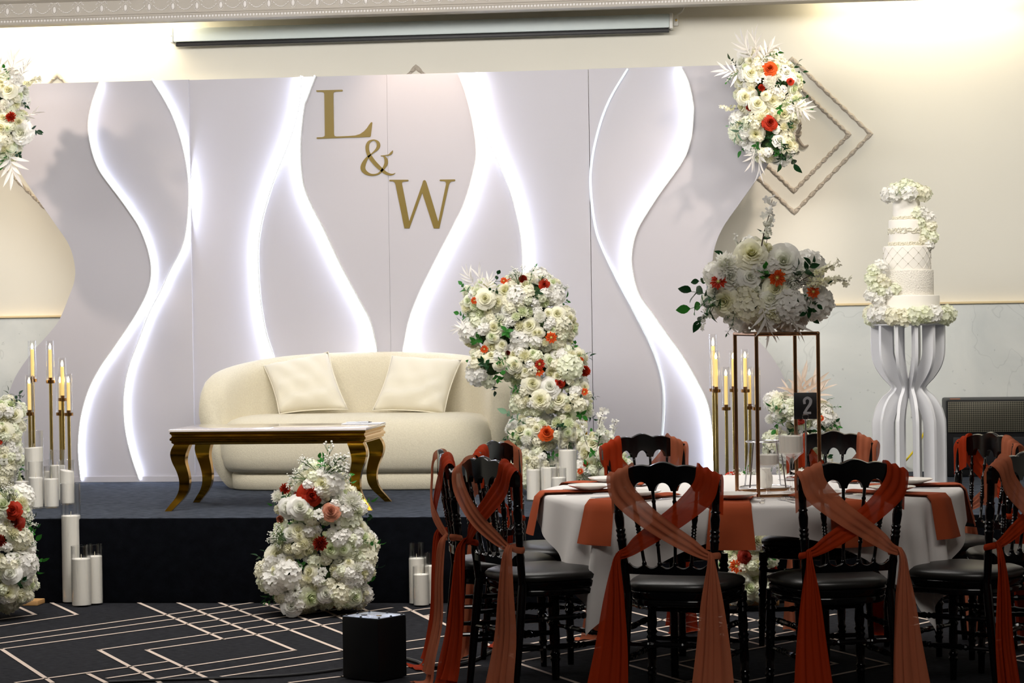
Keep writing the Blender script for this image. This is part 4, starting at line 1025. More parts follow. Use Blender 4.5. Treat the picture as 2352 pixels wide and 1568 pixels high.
for i, (hw_, y0, y1, m) in enumerate(tiers):
    r = hw_ / cs; z0, z1 = zy(y0), zy(y1); z0 = max(z0, .001)
    mb = MB(); mb.add(*lathe([(.001, z0), (r, z0), (r, z1 - .006), (r - .002, z1 - .002), (r - .006, z1), (.001, z1)], 64, False, False)); te = link('tier', mb.mesh('tier', m), cake, M)
    if i == 2:
        mb = MB(); 
        for s in (-1, 1):
            for k in range(14):
                a0 = math.tau * k / 14; pts = []
                for q in range(13):
                    t = q / 12; a = a0 + s * t * math.tau / 14 * 2; pts.append(((r + .001) * math.cos(a), (r + .001) * math.sin(a), z0 + .004 + (z1 - z0 - .012) * t))
                tube(mb, pts, .0009, 4)
        link('quilted_lines', mb.mesh('quilted_lines', 'cake_icing'), te, M)
        mb = MB()
        for k in range(28):
            for q, t in enumerate((0.25, .5, .75)):
                a = math.tau * (k + (t * 2 * 2) / 2) / 14 ; mb.add(ICO1[0], ICO1[1], Matrix.Translation(((r + .002) * math.cos(a), (r + .002) * math.sin(a), z0 + .004 + (z1 - z0 - .012) * t)) @ Matrix.Scale(.003, 4))
        link('pearls', mb.mesh('pearls', 'cake_beads'), te, M, kind='stuff')
    if i in (3, 4):
        random.seed(5); mb = MB()
        for lo, hi in (((.45, .66), (.0, .12)) if i == 3 else ((0, .12),)):
            for k in range(520):
                a = rnd(0, math.tau); mb.add(ICO1[0], ICO1[1], Matrix.Translation(((r + .001) * math.cos(a), (r + .001) * math.sin(a), z0 + (z1 - z0) * rnd(lo, hi) + .003)) @ Matrix.Scale(rnd(.003, .0055), 4))
        link('beading', mb.mesh('beading', 'cake_beads'), te, M, kind='stuff')
random.seed(77)
def hyd(p, nrm, r, m=None): put(cake, 'small_hydrangea', m or random.choice(['petal_green', 'petal_cream', 'petal_green', 'petal_white']), p, nrm, r)
CM = Vector((cx_, cy_, zct))
for k in range(13):
    a = math.tau * k / 13; rr = .06 if k % 2 else .1; hyd(CM + Vector((rr * math.cos(a), rr * math.sin(a), zy(446) + .02 * (k % 2))), (math.cos(a), math.sin(a), .7), .046)
hyd(CM + Vector((0, 0, zy(432))), (0, -.3, 1), .055)
for k in range(22):
    a = math.tau * k / 22; rr = (73 / cs + .03) + rnd(-.008, .015); hyd(CM + Vector((rr * math.cos(a), rr * math.sin(a), rnd(.03, .055))), (math.cos(a), math.sin(a), .5), .05)
for px, py in ((2118,488),(2135,500),(2112,512),(2138,520),(2125,535),(2142,545),(2118,550),(2132,562),(2106,490)):
    p = atd(px, py, (cb - CP).dot(FH) - .06); hyd(p, -FH + R0 * .5 + Zv * rnd(-.3, .6), .036)
for px, py in ((2008,622),(2022,612),(2000,640),(2020,640),(2008,660),(2025,668),(2000,678),(2040,672),(2055,665),(2018,690),(2030,650)):
    p = atd(px, py, (cb - CP).dot(FH) - .12); hyd(p, -FH - R0 * .4 + Zv * rnd(-.2, .5), .038)
for px, py in ((2072, 432), (2060, 446)):
    p = atd(px, py, (cb - CP).dot(FH) - .1); put(cake, 'fern_sprig', 'leaf_green', p, R0 * .6 + Zv * .6 - FH * .3, .045)

# ================================================================ SPEAKER, OUTLET, YELLOW CABLE
sp0 = atd(2172, 918, 14.45); sp1 = atd(2430, 918, 14.45)
spk = thing('loudspeaker', 'large black loudspeaker cabinet with metal mesh grille by the marble wall', 'speaker', ((sp0.x + sp1.x) / 2, sp0.y + .2, ST))
mb = MB(); mb.add(*rbox(sp0.x, sp1.x, sp0.y, sp0.y + .42, ST + .001, sp0.z, .015)); link('cabinet', mb.mesh('cabinet', 'box_black'), spk)
mb = MB(); mb.add(*rbox(sp0.x + .012, sp1.x - .012, sp0.y - .012, sp0.y - .001, ST + .27, sp0.z - .012, .004)); link('grille', mb.mesh('grille', 'grille_black'), spk)
mb = MB(); mb.add(*rbox(sp0.x + .04, sp1.x - .04, sp0.y - .01, sp0.y - .001, ST + .05, ST + .24, .006)); link('lower_port', mb.mesh('lower_port', 'rubber_black'), spk)
mb = MB(); q = atd(2195, 918, 14.45); mb.add(*rbox(q.x - .03, q.x + .03, sp0.y + .03, sp0.y + .10, sp0.z + .0005, sp0.z + .004, .001)); link('tape_label', mb.mesh('tape_label', 'petal_dusty'), spk)
oa = ony(2092, 930, YW - .03); ob_ = ony(2123, 957, YW - .03)
out = thing('wall_socket', 'white double wall socket with black plug seen between cake stand slats', 'socket', ((oa.x + ob_.x) / 2, YW - .03, ob_.z))
mb = MB(); mb.add(*rbox(oa.x, ob_.x, YW - .042, YW - .0305, ob_.z, oa.z, .004)); link('face_plate', mb.mesh('face_plate', 'plastic_white'), out)
mb = MB(); mb.add(*rbox(ob_.x - .035, ob_.x + .005, YW - .085, YW - .0425, ob_.z + .01, ob_.z + .055, .008)); link('plug', mb.mesh('plug', 'rubber_black'), out)
mb = MB(); mb.add(*rbox(oa.x + .012, oa.x + .026, YW - .045, YW - .0425, ob_.z + .04, ob_.z + .055, .001)); link('switch', mb.mesh('switch', 'rubber_black'), out)
mb = MB(); tube(mb, cat_rom([ony(2126, 985, YW - .05), ony(2108, 1022, YW - .1), ony(2080, 1058, YW - .15), onz(2060, 1075, ST + .006)], 6), .0065, 8)
tag(link('power_cable', mb.mesh('power_cable', 'cable_yellow')), 'yellow cable drooping behind the cake stand', 'cable')

# ================================================================ CHAIR
chair = thing('banquet_chair', 'x', 'chair', (0, 0, 0), 0, 'black chairs around the round table')
def cols(mb, xs, zt_f, zb_f, yf, th):
    v = []
    for x in xs:
        a, b, y = zt_f(x), zb_f(x), yf(x)
        v += [(x, y - th, a - .004), (x, y, a), (x, y + th, a - .004), (x, y + th, b), (x, y - th, b)]
    n = len(xs); f = [(i * 5 + k, i * 5 + (k + 1) % 5, (i + 1) * 5 + (k + 1) % 5, (i + 1) * 5 + k) for i in range(n - 1) for k in range(5)]
    f += [(0, 4, 3, 2, 1), tuple((n - 1) * 5 + k for k in range(5))]; mb.add(v, f)
def bump_(x, c, w): t = abs(x - c) / w; return max(0, math.cos(min(1, t) * math.pi / 2)) ** 1.2
def crest_top(x):
    a = abs(x); base_ = .905 - .6 * max(0, a - .07) ** 1.5
    if a > .185: base_ -= (a - .185) * .9
    return base_ + .016 * bump_(x, 0, .055) + .006 * bump_(a, .098, .05)
def crest_bot(x):
    a = abs(x); tabs = (.041, .123); zb_ = .814
    def arch(c, hw, h): t = (a - c) / hw; return zb_ + (h * math.sqrt(max(0, 1 - t * t)) if abs(t) < 1 else 0)
    if a < .029: return arch(0, .029, .030)
    if a < .053: return zb_
    if a < .111: return arch(.082, .029, .032)
    if a < .135: return zb_
    return zb_ - .004 + (arch(.155, .021, .028) - zb_)
def bend(x): return -.232 - .026 * (1 - (x / .2) ** 2)
mb = MB(); cols(mb, [(-.206 + .412 * i / 120) for i in range(121)], crest_top, crest_bot, bend, .011); link('crest_rail', mb.mesh('crest_rail', 'chair_black', True, 50), chair)
def low_top(x): t = (abs(x) + .0295) / .059; t -= math.floor(t); return .55 - .018 * (math.sin(math.pi * ((abs(x) / .059 + .5) % 1)) ** .7)
mb = MB(); cols(mb, [(-.152 + .304 * i / 80) for i in range(81)], low_top, lambda x: .506, lambda x: -.203 - .014 * (1 - (x / .16) ** 2), .010); link('lower_rail', mb.mesh('lower_rail', 'chair_black', True, 50), chair)
def ringprof(r, rings, r_end=None, base_=None):
    """radius r with raised rings at given t"""
    pr = [(0, r)]
    for t in rings: pr += [(t - .022, r * .92), (t - .012, r * 1.05), (t - .006, r * 1.35), (t + .006, r * 1.35), (t + .012, r * 1.05), (t + .022, r * .92)]
    pr.append((1, r_end or r)); return pr
sp_prof = [(0, .009), (.03, .009), (.04, .0065), (.25, .006), (.26, .0085), (.28, .0085), (.29, .006), (.33, .0085), (.36, .0105), (.375, .0075), (.39, .011), (.41, .0075), (.43, .011), (.45, .0075), (.47, .011), (.49, .0075), (.51, .011), (.535, .0085), (.6, .0115), (.64, .0105), (.66, .0125), (.68, .0075), (.82, .0062), (.83, .008), (.85, .008), (.86, .0058), (1, .0062)]
for k in (-1.5, -.5, .5, 1.5):
    mb = MB(); xb_, xt_ = k * .059, k * .082
    turned(mb, (xb_, -.203 - .014 * (1 - (xb_ / .16) ** 2), .54), (xt_, bend(xt_), .820), sp_prof, 10); link('spindle', mb.mesh('spindle', 'chair_black'), chair)
po_prof = [(0, .015), (.2, .015), (.25, .0165), (.3, .013), (.315, .018), (.33, .013), (.40, .0155), (.44, .016), (.46, .0185), (.475, .0145), (.5, .0185), (.515, .0145), (.54, .0185), (.555, .0145), (.58, .016), (.64, .018), (.69, .015), (.7, .0185), (.715, .014), (.80, .0145), (1, .0135)]
for s in (-1, 1):
    mb = MB(); turned(mb, (s * .162, -.19, .43), (s * .192, bend(.19) + .002, .868), po_prof, 14); link('back_post', mb.mesh('back_post', 'chair_black'), chair)
    mb = MB(); turned(mb, (s * .162, -.188, .44), (s * .172, -.235, 0.0), [(0, .0165), (.1, .0185), (.5, .0165), (.97, .013), (1, .012)], 12); link('leg', mb.mesh('leg', 'chair_black'), chair)
    mb = MB(); turned(mb, (s * .175, .165, .41), (s * .185, .175, 0.0), [(0, .02), (.08, .02), (.1, .016), (.13, .022), (.15, .016), (.18, .022), (.2, .016), (.32, .0195), (.38, .016), (.4, .0215), (.43, .016), (.45, .0215), (.48, .016), (.6, .018), (.72, .0145), (.74, .019), (.77, .0145), (.79, .019), (.82, .014), (1, .0125)], 14); link('leg', mb.mesh('leg', 'chair_black'), chair)
st_prof = [(0, .008), (.2, .0085), (.25, .012), (.28, .0085), (.3, .0125), (.33, .0085), (.36, .0125), (.4, .009), (.5, .0115), (.6, .009), (.64, .0125), (.67, .0085), (.7, .0125), (.72, .0085), (.75, .012), (.8, .0085), (1, .008)]
for z, y0 in ((.30, -.205), (.19, -.217)):
    for s in (-1, 1):
        mb = MB(); turned(mb, (s * .168, y0, z), (s * .179, .168, z), st_prof, 8); link('stretcher', mb.mesh('stretcher', 'chair_black'), chair)
    mb = MB(); turned(mb, (-.178, .17, z + .03), (.178, .17, z + .03), st_prof, 8); link('stretcher', mb.mesh('stretcher', 'chair_black'), chair)
mb = MB(); turned(mb, (-.168, -.21, .25), (.168, -.21, .25), st_prof, 8); link('stretcher', mb.mesh('stretcher', 'chair_black'), chair)
def seat_loop(z, ins, N=48):
    out_ = []
    for k in range(N):
        a = math.tau * k / N; ca, sa = math.cos(a), math.sin(a)
        y = math.copysign(abs(sa) ** .62, sa) * (.205 - ins); hwid = .2 + .022 * (y / .2) - ins
        out_.append((math.copysign(abs(ca) ** .62, ca) * hwid, y, z))
    return out_
mb = MB(); mb.add(*loft_loop([seat_loop(z, i) for z, i in ((.385, .012), (.388, .006), (.405, .004), (.41, .008), (.415, .002), (.436, .0), (.44, .004))])); link('seat_frame', mb.mesh('seat_frame', 'chair_black', True, 50), chair)
mb = MB(); mb.add(*loft_loop([seat_loop(z, i) for z, i in ((.4405, .008), (.446, .0), (.46, -.002), (.471, .008), (.479, .03), (.485, .065), (.489, .11), (.4905, .16))])); link('seat', mb.mesh('seat', 'seat_leather', True, None), chair)

# sash meshes in chair space; side=+1: starts over the +x top corner, knots round the -x post
def ribbon(mb, path, nf=3, amp=.006, K=7, seed=0):
    """path: list of (centre, width vector, normal)"""
    rs = random.Random(seed); U = 13
    keys = [Vector(list(c) ) for c, w_, n_ in path]; cs_ = cat_rom(keys, K); ws_ = cat_rom([Vector(w_) for c, w_, n_ in path], K); ns_ = cat_rom([Vector(n_) for c, w_, n_ in path], K)
    v = []; ph = rs.uniform(0, 6); m = len(cs_)
    for i, (c, w_, n_) in enumerate(zip(cs_, ws_, ns_)):
        t = i / (m - 1); n_ = n_.normalized()
        for j in range(U):
            u = -1 + 2 * j / (U - 1)
            a = amp * (math.sin(nf * math.pi * u + ph + .8 * math.sin(2.5 * t)) + .5 * math.sin(nf * 2.3 * u + 4 * t))
            v.append(c + w_ * u + n_ * a)
    mb.add(v, grid_faces(m, U))
def sash_mesh(side, front, m, seed):
    """side: corner it drapes over. front: extra distance behind the chair back"""
    s = side; rs = random.Random(seed); mb = MB(); e = front
    W = .058
    kx = -s * .172
    path = [((s * .164, -.212, .745), (s * -.045, 0, .02), (0, 1, 0)),
            ((s * .166, -.214, .81), (s * -.046, 0, .01), (0, 1, .1)),
            ((s * .168, -.217, .872), (s * -.046, 0, .018), (0, .7, .7)),
            ((s * .168, -.238, .893), (s * -.046, .002, .020), (0, 0, 1)),
            ((s * .168, -.258 - e, .872), (s * -.042, 0, .026), (0, -1, .4)),
            ((s * .150, -.266 - e, .81), (s * -.036, 0, .034), (0, -1, 0)),
            ((s * .07, -.277 - e, .735), (s * -.024, 0, .034), (0, -1, 0)),
            ((s * -.02, -.277 - e, .672), (s * -.019, 0, .030), (0, -1, 0)),
            ((s * -.10, -.257 - e, .620), (s * -.013, 0, .026), (0, -1, 0)),
            ((kx + s * .03, -.240 - e, .590), (s * -.008, 0, .018), (0, -1, 0)),
            ((kx, -.235 - e, .578), (s * -.004, 0, .016), (0, -1, 0))]
    ribbon(mb, path, 3, .0035, 5, seed)
    # loop round the post
    pts = []
    for k in range(17):
        a = math.tau * k / 16; pts.append((kx + .023 * math.cos(a), -.214 + .023 * math.sin(a), .575 + .006 * math.sin(a + seed)))
    v = []; 
    for p in pts:
        for dz in (-.012, -.006, 0, .006, .012): 
            c_k = Vector((kx, -.214, p[2])); q = c_k + (Vector(p) - c_k) * (1 + .22 * math.cos(dz / .012 * 1.4)) + Vector((0, 0, dz)); v.append(q)
    mb.add(v, grid_faces(17, 5))
    # tail
    ox = rs.uniform(.01, .05) * -s; sw = rs.uniform(-.02, .03)
    for lay in range(2):
        w0 = .014; w1 = (.070 if lay == 0 else .055); dx = (0 if lay == 0 else s * .03); yy = -.252 - e - .008 * lay
        ln = .0 if lay == 0 else .05
        tp = [((kx, -.236 - e, .592), (w0 * .6, 0, 0), (0, -1, 0)), ((kx + .25 * ox, yy, .55), (w0, .004, 0), (0, -1, 0)), ((kx + .4 * ox + dx * .3, yy - .012, .42), (w1 * .55, .004, 0), (0, -1, 0)),
              ((kx + .7 * ox + dx * .7, yy - .02, .25), (w1 * .8, .006, 0), (0, -1, 0)), ((kx + ox + dx, yy - .03 - abs(sw), .1), (w1, .008, 0), (0, -1, 0)), ((kx + ox * 1.2 + dx * 1.2, yy - .045 - abs(sw) - (.0 if ln == 0 else .0), .012 + ln * .6), (w1 * 1.1, .01, 0), (0, -1, .1))]
        if lay == 0: tp.append(((kx + ox * 1.6, yy - .12, .006), (w1 * 1.15, .02, 0), (0, 0, 1)))
        ribbon(mb, tp, 2 + lay, .007, 6, seed + lay)
    v2 = [(x, y, max(z, .0045)) for x, y, z in mb.v]; mb.v = v2
    return mb.mesh('chair_sash', m, True, None)
TC = LD(.966, 9.82)
CH = [(-.424, -1.16, 'black carved chair at the table front, left of the two seen from behind'),
      (.263, -1.15, 'black carved chair at the table front, right of the two seen from behind'),
      (-1.076, -.65, 'black carved chair turned three-quarters at the front left of the table'),
      (-1.255, -.14, 'black carved chair seen edge-on at the far left end of the round table'),
      (-1.05, .48, 'black carved chair facing the camera behind the edge-on chair at the table left'),
      (-.39, .88, 'black carved chair facing the camera across the table in front of the glowing curve'),
      (.464, .88, 'black carved chair facing the camera across the table below the number sign'),
      (1.10, .56, 'black carved chair in front of the mesh loudspeaker at the table rear right'),
      (.94, -.85, 'black carved chair cropped by the right picture edge at the table front'),
      (1.33, -.12, 'black carved chair mostly outside the frame with its seat showing at far right')]
SN = ['front left camera-side chair', 'front right camera-side chair', 'three-quarter chair at table left front', 'edge-on chair at far left', 'chair behind the edge-on one at left', 'far chair before the glowing curve', 'far chair below the number sign', 'chair before the mesh loudspeaker', 'chair cropped at the right edge', 'far right chair mostly out of frame']
first = True
sash_v = {}
for vv in range(3):
    sash_v[('r', vv)] = sash_mesh(1, .004, 'sash_rust', 20 + vv); sash_v[('s', vv)] = sash_mesh(-1, .014, 'sash_salmon', 40 + vv)
for i, (lx, ld, lab) in enumerate(CH):
    fac = Vector((-lx, -ld)).normalized()       # facing in (lat, depth)
    ox = lx + fac.x * .25; od = ld + fac.y * .25
    pos = TC + R0 * ox + FH * od; fw_ = R0 * fac.x + FH * fac.y
    rot = math.atan2(fw_.y, fw_.x) - math.pi / 2
    Mx = Matrix.Translation((pos.x, pos.y, 0)) @ Matrix.Rotation(rot, 4, 'Z')
    if first:
        chair.matrix_basis = Mx; WM[chair.name] = Mx; chair['label'] = lab; first = False
    else: dup(chair, Mx, lab)
    for key, cn in (('r', 'rust orange'), ('s', 'salmon pink')):
        tag(link('chair_sash', sash_v[(key, i % 3)], None, Mx), '%s sheer sash on the %s' % (cn, SN[i]), 'sash', 'sheer sashes tied on the chair backs')

# ================================================================ ROUND TABLE AND CLOTH
ZT = .73; RT_ = .85
tb = thing('round_table', 'round banquet table hidden beneath the white cloth', 'table', (TC.x, TC.y, 0)); M = WM[tb.name]
mb = MB(); mb.add(*lathe([(.001, ZT - .03), (RT_ - .004, ZT - .03), (RT_ - .004, ZT - .006), (.001, ZT - .006)], 64, False, False)); link('tabletop', mb.mesh('tabletop', 'wood_base'), tb, M)
for sx in (-1, 1):
    for sy in (-1, 1):
        mb = MB(); rod(mb, (sx * .3, sy * .3, 0), (sx * .3, sy * .3, ZT - .03), .016); link('leg', mb.mesh('leg', 'chair_black'), tb, M)
random.seed(4)
NA = 360; HF = .968; rows = 10; hrows = 14
v = []; f = []
def cloth_pt(ai, s_):
    a = math.tau * ai / NA
    rel = (a - math.pi / 4) 
    L_ = HF / max(abs(math.cos(a)), abs(math.sin(a)))
    drop = max(.06, L_ - RT_)
    if s_ <= 1: r = RT_ * s_; z = ZT
    else:
        t = s_ - 1; h = drop * t
        corner = max(0, 1 - abs(((a - math.pi / 4) % (math.pi / 2) + math.pi / 4) % (math.pi / 2) - math.pi / 4) / .4)
        amp = .012 + .03 * corner
        fold = amp * min(1, h / .25) * (math.sin(a * 26 + .7 * math.sin(a * 3)) * .6 + math.sin(a * 15 + 1) * .5 + .6 * corner * math.cos(a * 40))
        edge = .012 * math.sin(min(1, h / .02) * math.pi / 2)
        r = RT_ + edge + h * .10 + fold; z = ZT - max(0, h - .006) * .985
        # pinch the corners inwards
    return r, z, a
WR = [i / rows for i in range(1, rows + 1)] + [1 + (j + 1) / hrows for j in range(hrows)]
cvv = [(0, 0, ZT)]
for s_ in WR:
    for ai in range(NA):
        r, z, a = cloth_pt(ai, s_); ll = -(math.cos(a) * 1) ; cvv.append((r * math.cos(a), r * math.sin(a), z))
for ai in range(NA): f.append((0, 1 + ai, 1 + (ai + 1) % NA))
for i in range(len(WR) - 1):
    for ai in range(NA):
        a0 = 1 + i * NA + ai; a1 = 1 + i * NA + (ai + 1) % NA; f.append((a0, a0 + NA, a1 + NA, a1))
mb = MB(); mb.add(cvv, f, Matrix.Translation((TC.x, TC.y, .0)) @ Matrix.Rotation(YAW + math.radians(-2), 4, 'Z'))
me = mb.mesh('tablecloth', 'linen_white', True, None)
tag(link('tablecloth', me), 'white square tablecloth draped over the round table', 'tablecloth')
# settings
def Tp(ang_deg, r, z): a = math.radians(ang_deg); return TC + R0 * (r * math.sin(a)) - FH * (r * math.cos(a)) + Zv * z
NAP = [(-47, 'napkin hanging beside the left camera-side chair'), (-11, 'napkin seen behind the left camera-side chair'), (19, 'napkin seen through the right camera-side chair back'), (52, 'broad napkin hanging right of the camera-side chairs'), (-84, 'napkin falling over the left end of the table'), (90, 'napkin falling over the right end of the table'), (-122, 'napkin at the rear left of the table'), (-158, 'napkin across the table before the glowing curve'), (150, 'napkin across the table below the number sign'), (122, 'napkin at the rear right of the table')]
def place_M(ang_deg, r, z):
    p = Tp(ang_deg, r, z); a = math.radians(ang_deg); outd = R0 * math.sin(a) - FH * math.cos(a)
    return Matrix.Translation(p) @ Matrix.Rotation(math.atan2(outd.y, outd.x) + math.pi / 2, 4, 'Z')   # local -Y points outwards
def napkin_mesh(seed):
    rs = random.Random(seed); mb = MB(); U = 9; v = []; prof_ = []
    for lay in (0, 1):
        v = []
        for i in range(26):
            t = i / 25; s_ = -.20 + .53 * t     # distance outwards from plate centre along the table, edge at +.17
            edge = .175
            if s_ < edge: y = s_; z = .006
            else:
                h = s_ - edge; y = edge + .022 * min(1, h / .02) + h * .27; z = .006 - max(0, h - .01) * 1.15
                z -= .0
            wd = .062 + .032 * max(0, t - .45) / .55 if lay == 0 else .06 + .026 * max(0, t - .45) / .55
            for j in range(U):
                u = -1 + 2 * j / (U - 1)
                b = .012 * math.cos(u * 2.2 + rs.random() * .02) * min(1, max(0, t - .4) * 2) + .002 * math.sin(5 * u + 3 * t + seed)
                v.append((u * wd + .015 * t * math.sin(seed), -(y + b) + lay * .0, z + .0035 * lay + (.012 * (1 - u * u) * (1 if s_ < edge else 0) * max(0, .5 - t))))
        mb.add(v, grid_faces(26, U))
    me = mb.mesh('napkin', 'napkin_rust', True, None); return me
napm = [napkin_mesh(k) for k in range(3)]
mb = MB(); mb.add(*lathe([(.001, .001), (.05, .001), (.055, .004), (.085, .014), (.092, .018), (.093, .0195), (.091, .0205), (.084, .017), (.056, .0075), (.001, .0065)], 40, False, False)); plate_m = mb.mesh('plate', 'porcelain')
def knife_m():
    mb = MB(); prof_ = [(-.1, .004, .0025), (-.09, .0055, .003), (-.02, .005, .003), (0, .003, .0022), (.01, .008, .001), (.08, .009, .0008), (.105, .005, .0006), (.112, .001, .0005)]
    mb.add(*loft_loop([[(-w_, y, 0.0), (w_, y, 0), (w_, y, 2 * h), (-w_, y, 2 * h)] for y, w_, h in prof_])); return mb.mesh('knife', 'silver')
def fork_m():
    mb = MB(); prof_ = [(-.1, .004, .001), (-.09, .0055, .0012), (-.03, .003, .0012), (.03, .0025, .0012), (.045, .010, .001), (.055, .0115, .001)]
    mb.add(*loft_loop([[(-w_, y, .002), (w_, y, .002), (w_, y, .002 + 2 * h), (-w_, y, .002 + 2 * h)] for y, w_, h in prof_]))
    for k in range(4):
        x = -.0093 + .0062 * k; mb.add(*loft_loop([[(x - .0014, y, z), (x + .0014, y, z), (x + .0014, y, z + .0018), (x - .0014, y, z + .0018)] for y, z in ((.053, .002), (.07, .001), (.085, .003), (.098, .006))]))
    return mb.mesh('fork', 'silver')
def spoon_m():
    mb = MB(); mb.add(*loft_loop([[(-w_, y, .002), (w_, y, .002), (w_, y, .0045), (-w_, y, .0045)] for y, w_ in ((-.09, .005), (-.03, .0028), (.04, .0028))]))
    v = []
    for i in range(9):
        t = i / 8; y = .038 + .055 * t; hw_ = .018 * math.sin(math.pi * (t * .94 + .03)) ** .7
        for j in range(7): u = -1 + j / 3; v.append((u * hw_, y, .006 - .005 * (1 - u * u) * math.sin(math.pi * t)))
    mb.add(v, grid_faces(9, 7)); return mb.mesh('spoon', 'silver')
km, fm, sm = knife_m(), fork_m(), spoon_m()
ZC = ZT + .0005
for i, (an, txt) in enumerate(NAP):
    tag(link('napkin', napm[i % 3], None, place_M(an, .675, ZC)), 'rust orange ' + txt, 'napkin', 'rust napkins draped over the table edge')
    who = txt.replace('broad ', '').replace('napkin ', '', 1)
    tag(link('side_plate', plate_m, None, place_M(an, .66, ZC + .0125)), 'small white plate on the ' + 'napkin ' + who, 'plate', 'white plates on the napkins')
    M = place_M(an + 9.5, .67, ZC)
    tag(link('dinner_knife', km, None, M @ Matrix.Rotation(math.pi, 4, 'Z') @ Matrix.Rotation(rnd(-.15, .15), 4, 'Z')), 'silver knife beside the ' + 'napkin ' + who, 'knife', 'knives at the table settings')
    for q in (0, 1):
        M = place_M(an - 9.5 - q * 3.0, .67, ZC)
        tag(link('dinner_fork', fm, None, M @ Matrix.Rotation(rnd(-.12, .12), 4, 'Z')), ('inner' if q == 0 else 'outer') + ' silver fork beside the napkin ' + who, 'fork', 'forks at the table settings')
    M = place_M(an, .50, ZC) @ Matrix.Rotation(math.pi / 2, 4, 'Z')
    tag(link('dessert_spoon', sm, None, M), 'silver spoon above the plate of the napkin ' + who, 'spoon', 'spoons at the table settings')

# centrepiece stand
gs = thing('centrepiece_stand', 'tall slim copper frame stand carrying the flower centrepiece on the table', 'stand', LD(1.046, 9.49, ZC))
cn = [LD(.895, 9.61), LD(.951, 9.32), LD(1.197, 9.37), LD(1.141, 9.66)]
ztop = HC - (768 - 714) / 590.
for i, c in enumerate(cn):
    mb = MB(); rod(mb, (c.x, c.y, ZC), (c.x, c.y, ztop), .0075, seg=14); link('leg', mb.mesh('leg', 'copper'), gs)
mb = MB()
for i in range(4):
    a, b = cn[i], cn[(i + 1) % 4]; rod(mb, (a.x, a.y, ztop), (b.x, b.y, ztop), .0075, seg=12)
    mb.add(ICO2[0], ICO2[1], Matrix.Translation((a.x, a.y, ztop)) @ Matrix.Scale(.0085, 4))
link('top_frame', mb.mesh('top_frame', 'copper'), gs)
mb = MB()
for i in range(4):
    a, b = cn[i], cn[(i + 1) % 4]; rod(mb, (a.x, a.y, ZC + .0075), (b.x, b.y, ZC + .0075), .006, seg=8)
link('base_frame', mb.mesh('base_frame', 'copper'), gs)
ctr = LD(1.0, 9.48, ztop)
mb = MB(); cc = (cn[0] + cn[1] + cn[2] + cn[3]) / 4
v, f = loft_loop([[(c.x + (cc.x - c.x) * k_, c.y + (cc.y - c.y) * k_, ztop + z) for c in cn] for k_, z in ((.04, -.002), (.04, .004))]); mb.add(v, f); link('tray', mb.mesh('tray', 'copper', False), gs)
arrange('large white centrepiece with dark leaves and orange blooms on the copper stand', [(1700,690,80,42),(1775,700,85,48),(1830,690,55,45),(1745,620,75,50),(1820,630,55,42),(1665,635,45,32),(1735,578,34,28)], 9.5, .15,
    [('hydrangea', ['petal_white', 'petal_white', 'petal_cream'], 9, .072), ('peony', ['petal_white', 'petal_cream'], 7, .055), ('rose', ['petal_white', 'petal_cream'], 9, .045), ('dahlia', 'petal_white', 5, .045), ('leaf_sprig', ['leaf_dark'], 14, .075), ('small_hydrangea', 'petal_white', 14, .035), ('rosebud', 'petal_cream', 5, .022)],
    [(1785,638,'daisy','petal_orange',21),(1650,648,'daisy','petal_red',20),(1866,670,'daisy','petal_orange',16),(1782,663,'rose','petal_cream',30),(1725,580,'peony','petal_cream',33),(1665,610,'dahlia','petal_white',34),(1798,598,'peony','petal_white',36),(1722,635,'rose','petal_white',22),(1640,672,'dahlia','petal_white',26)],
    [(1750,570,1775,462,'blossom_branch','petal_white'),(1760,560,1772,505,'blossom_branch','petal_white'),(1700,580,1688,540,'blossom_branch','petal_white'),(1840,640,1900,650,'blossom_branch','petal_cream'),(1845,650,1942,640,'blossom_branch','petal_cream'),(1850,640,1925,605,'blossom_branch','petal_cream'),(1840,650,1880,660,'blossom_branch','petal_cream'),
     (1650,690,1590,665,'leaf_sprig','leaf_dark'),(1650,700,1585,705,'leaf_sprig','leaf_green'),(1645,690,1610,735,'leaf_sprig','leaf_dark'),(1690,640,1668,632,'leaf_sprig','leaf_dark'),(1700,640,1695,622,'leaf_sprig','leaf_dark'),(1820,650,1835,612,'leaf_sprig','leaf_dark'),(1850,680,1875,700,'leaf_sprig','leaf_dark'),(1750,700,1768,775,'palm_leaf','palm_white'),(1800,710,1840,770,'palm_leaf','palm_white'),(1640,700,1605,750,'blossom_branch','petal_white'),(1655,690,1612,700,'blossom_branch','petal_white'),(1690,720,1672,765,'fern_sprig','leaf_dark')],
    seed=31, base=Vector((cc.x, cc.y, ztop + .004)), leafy=.45)
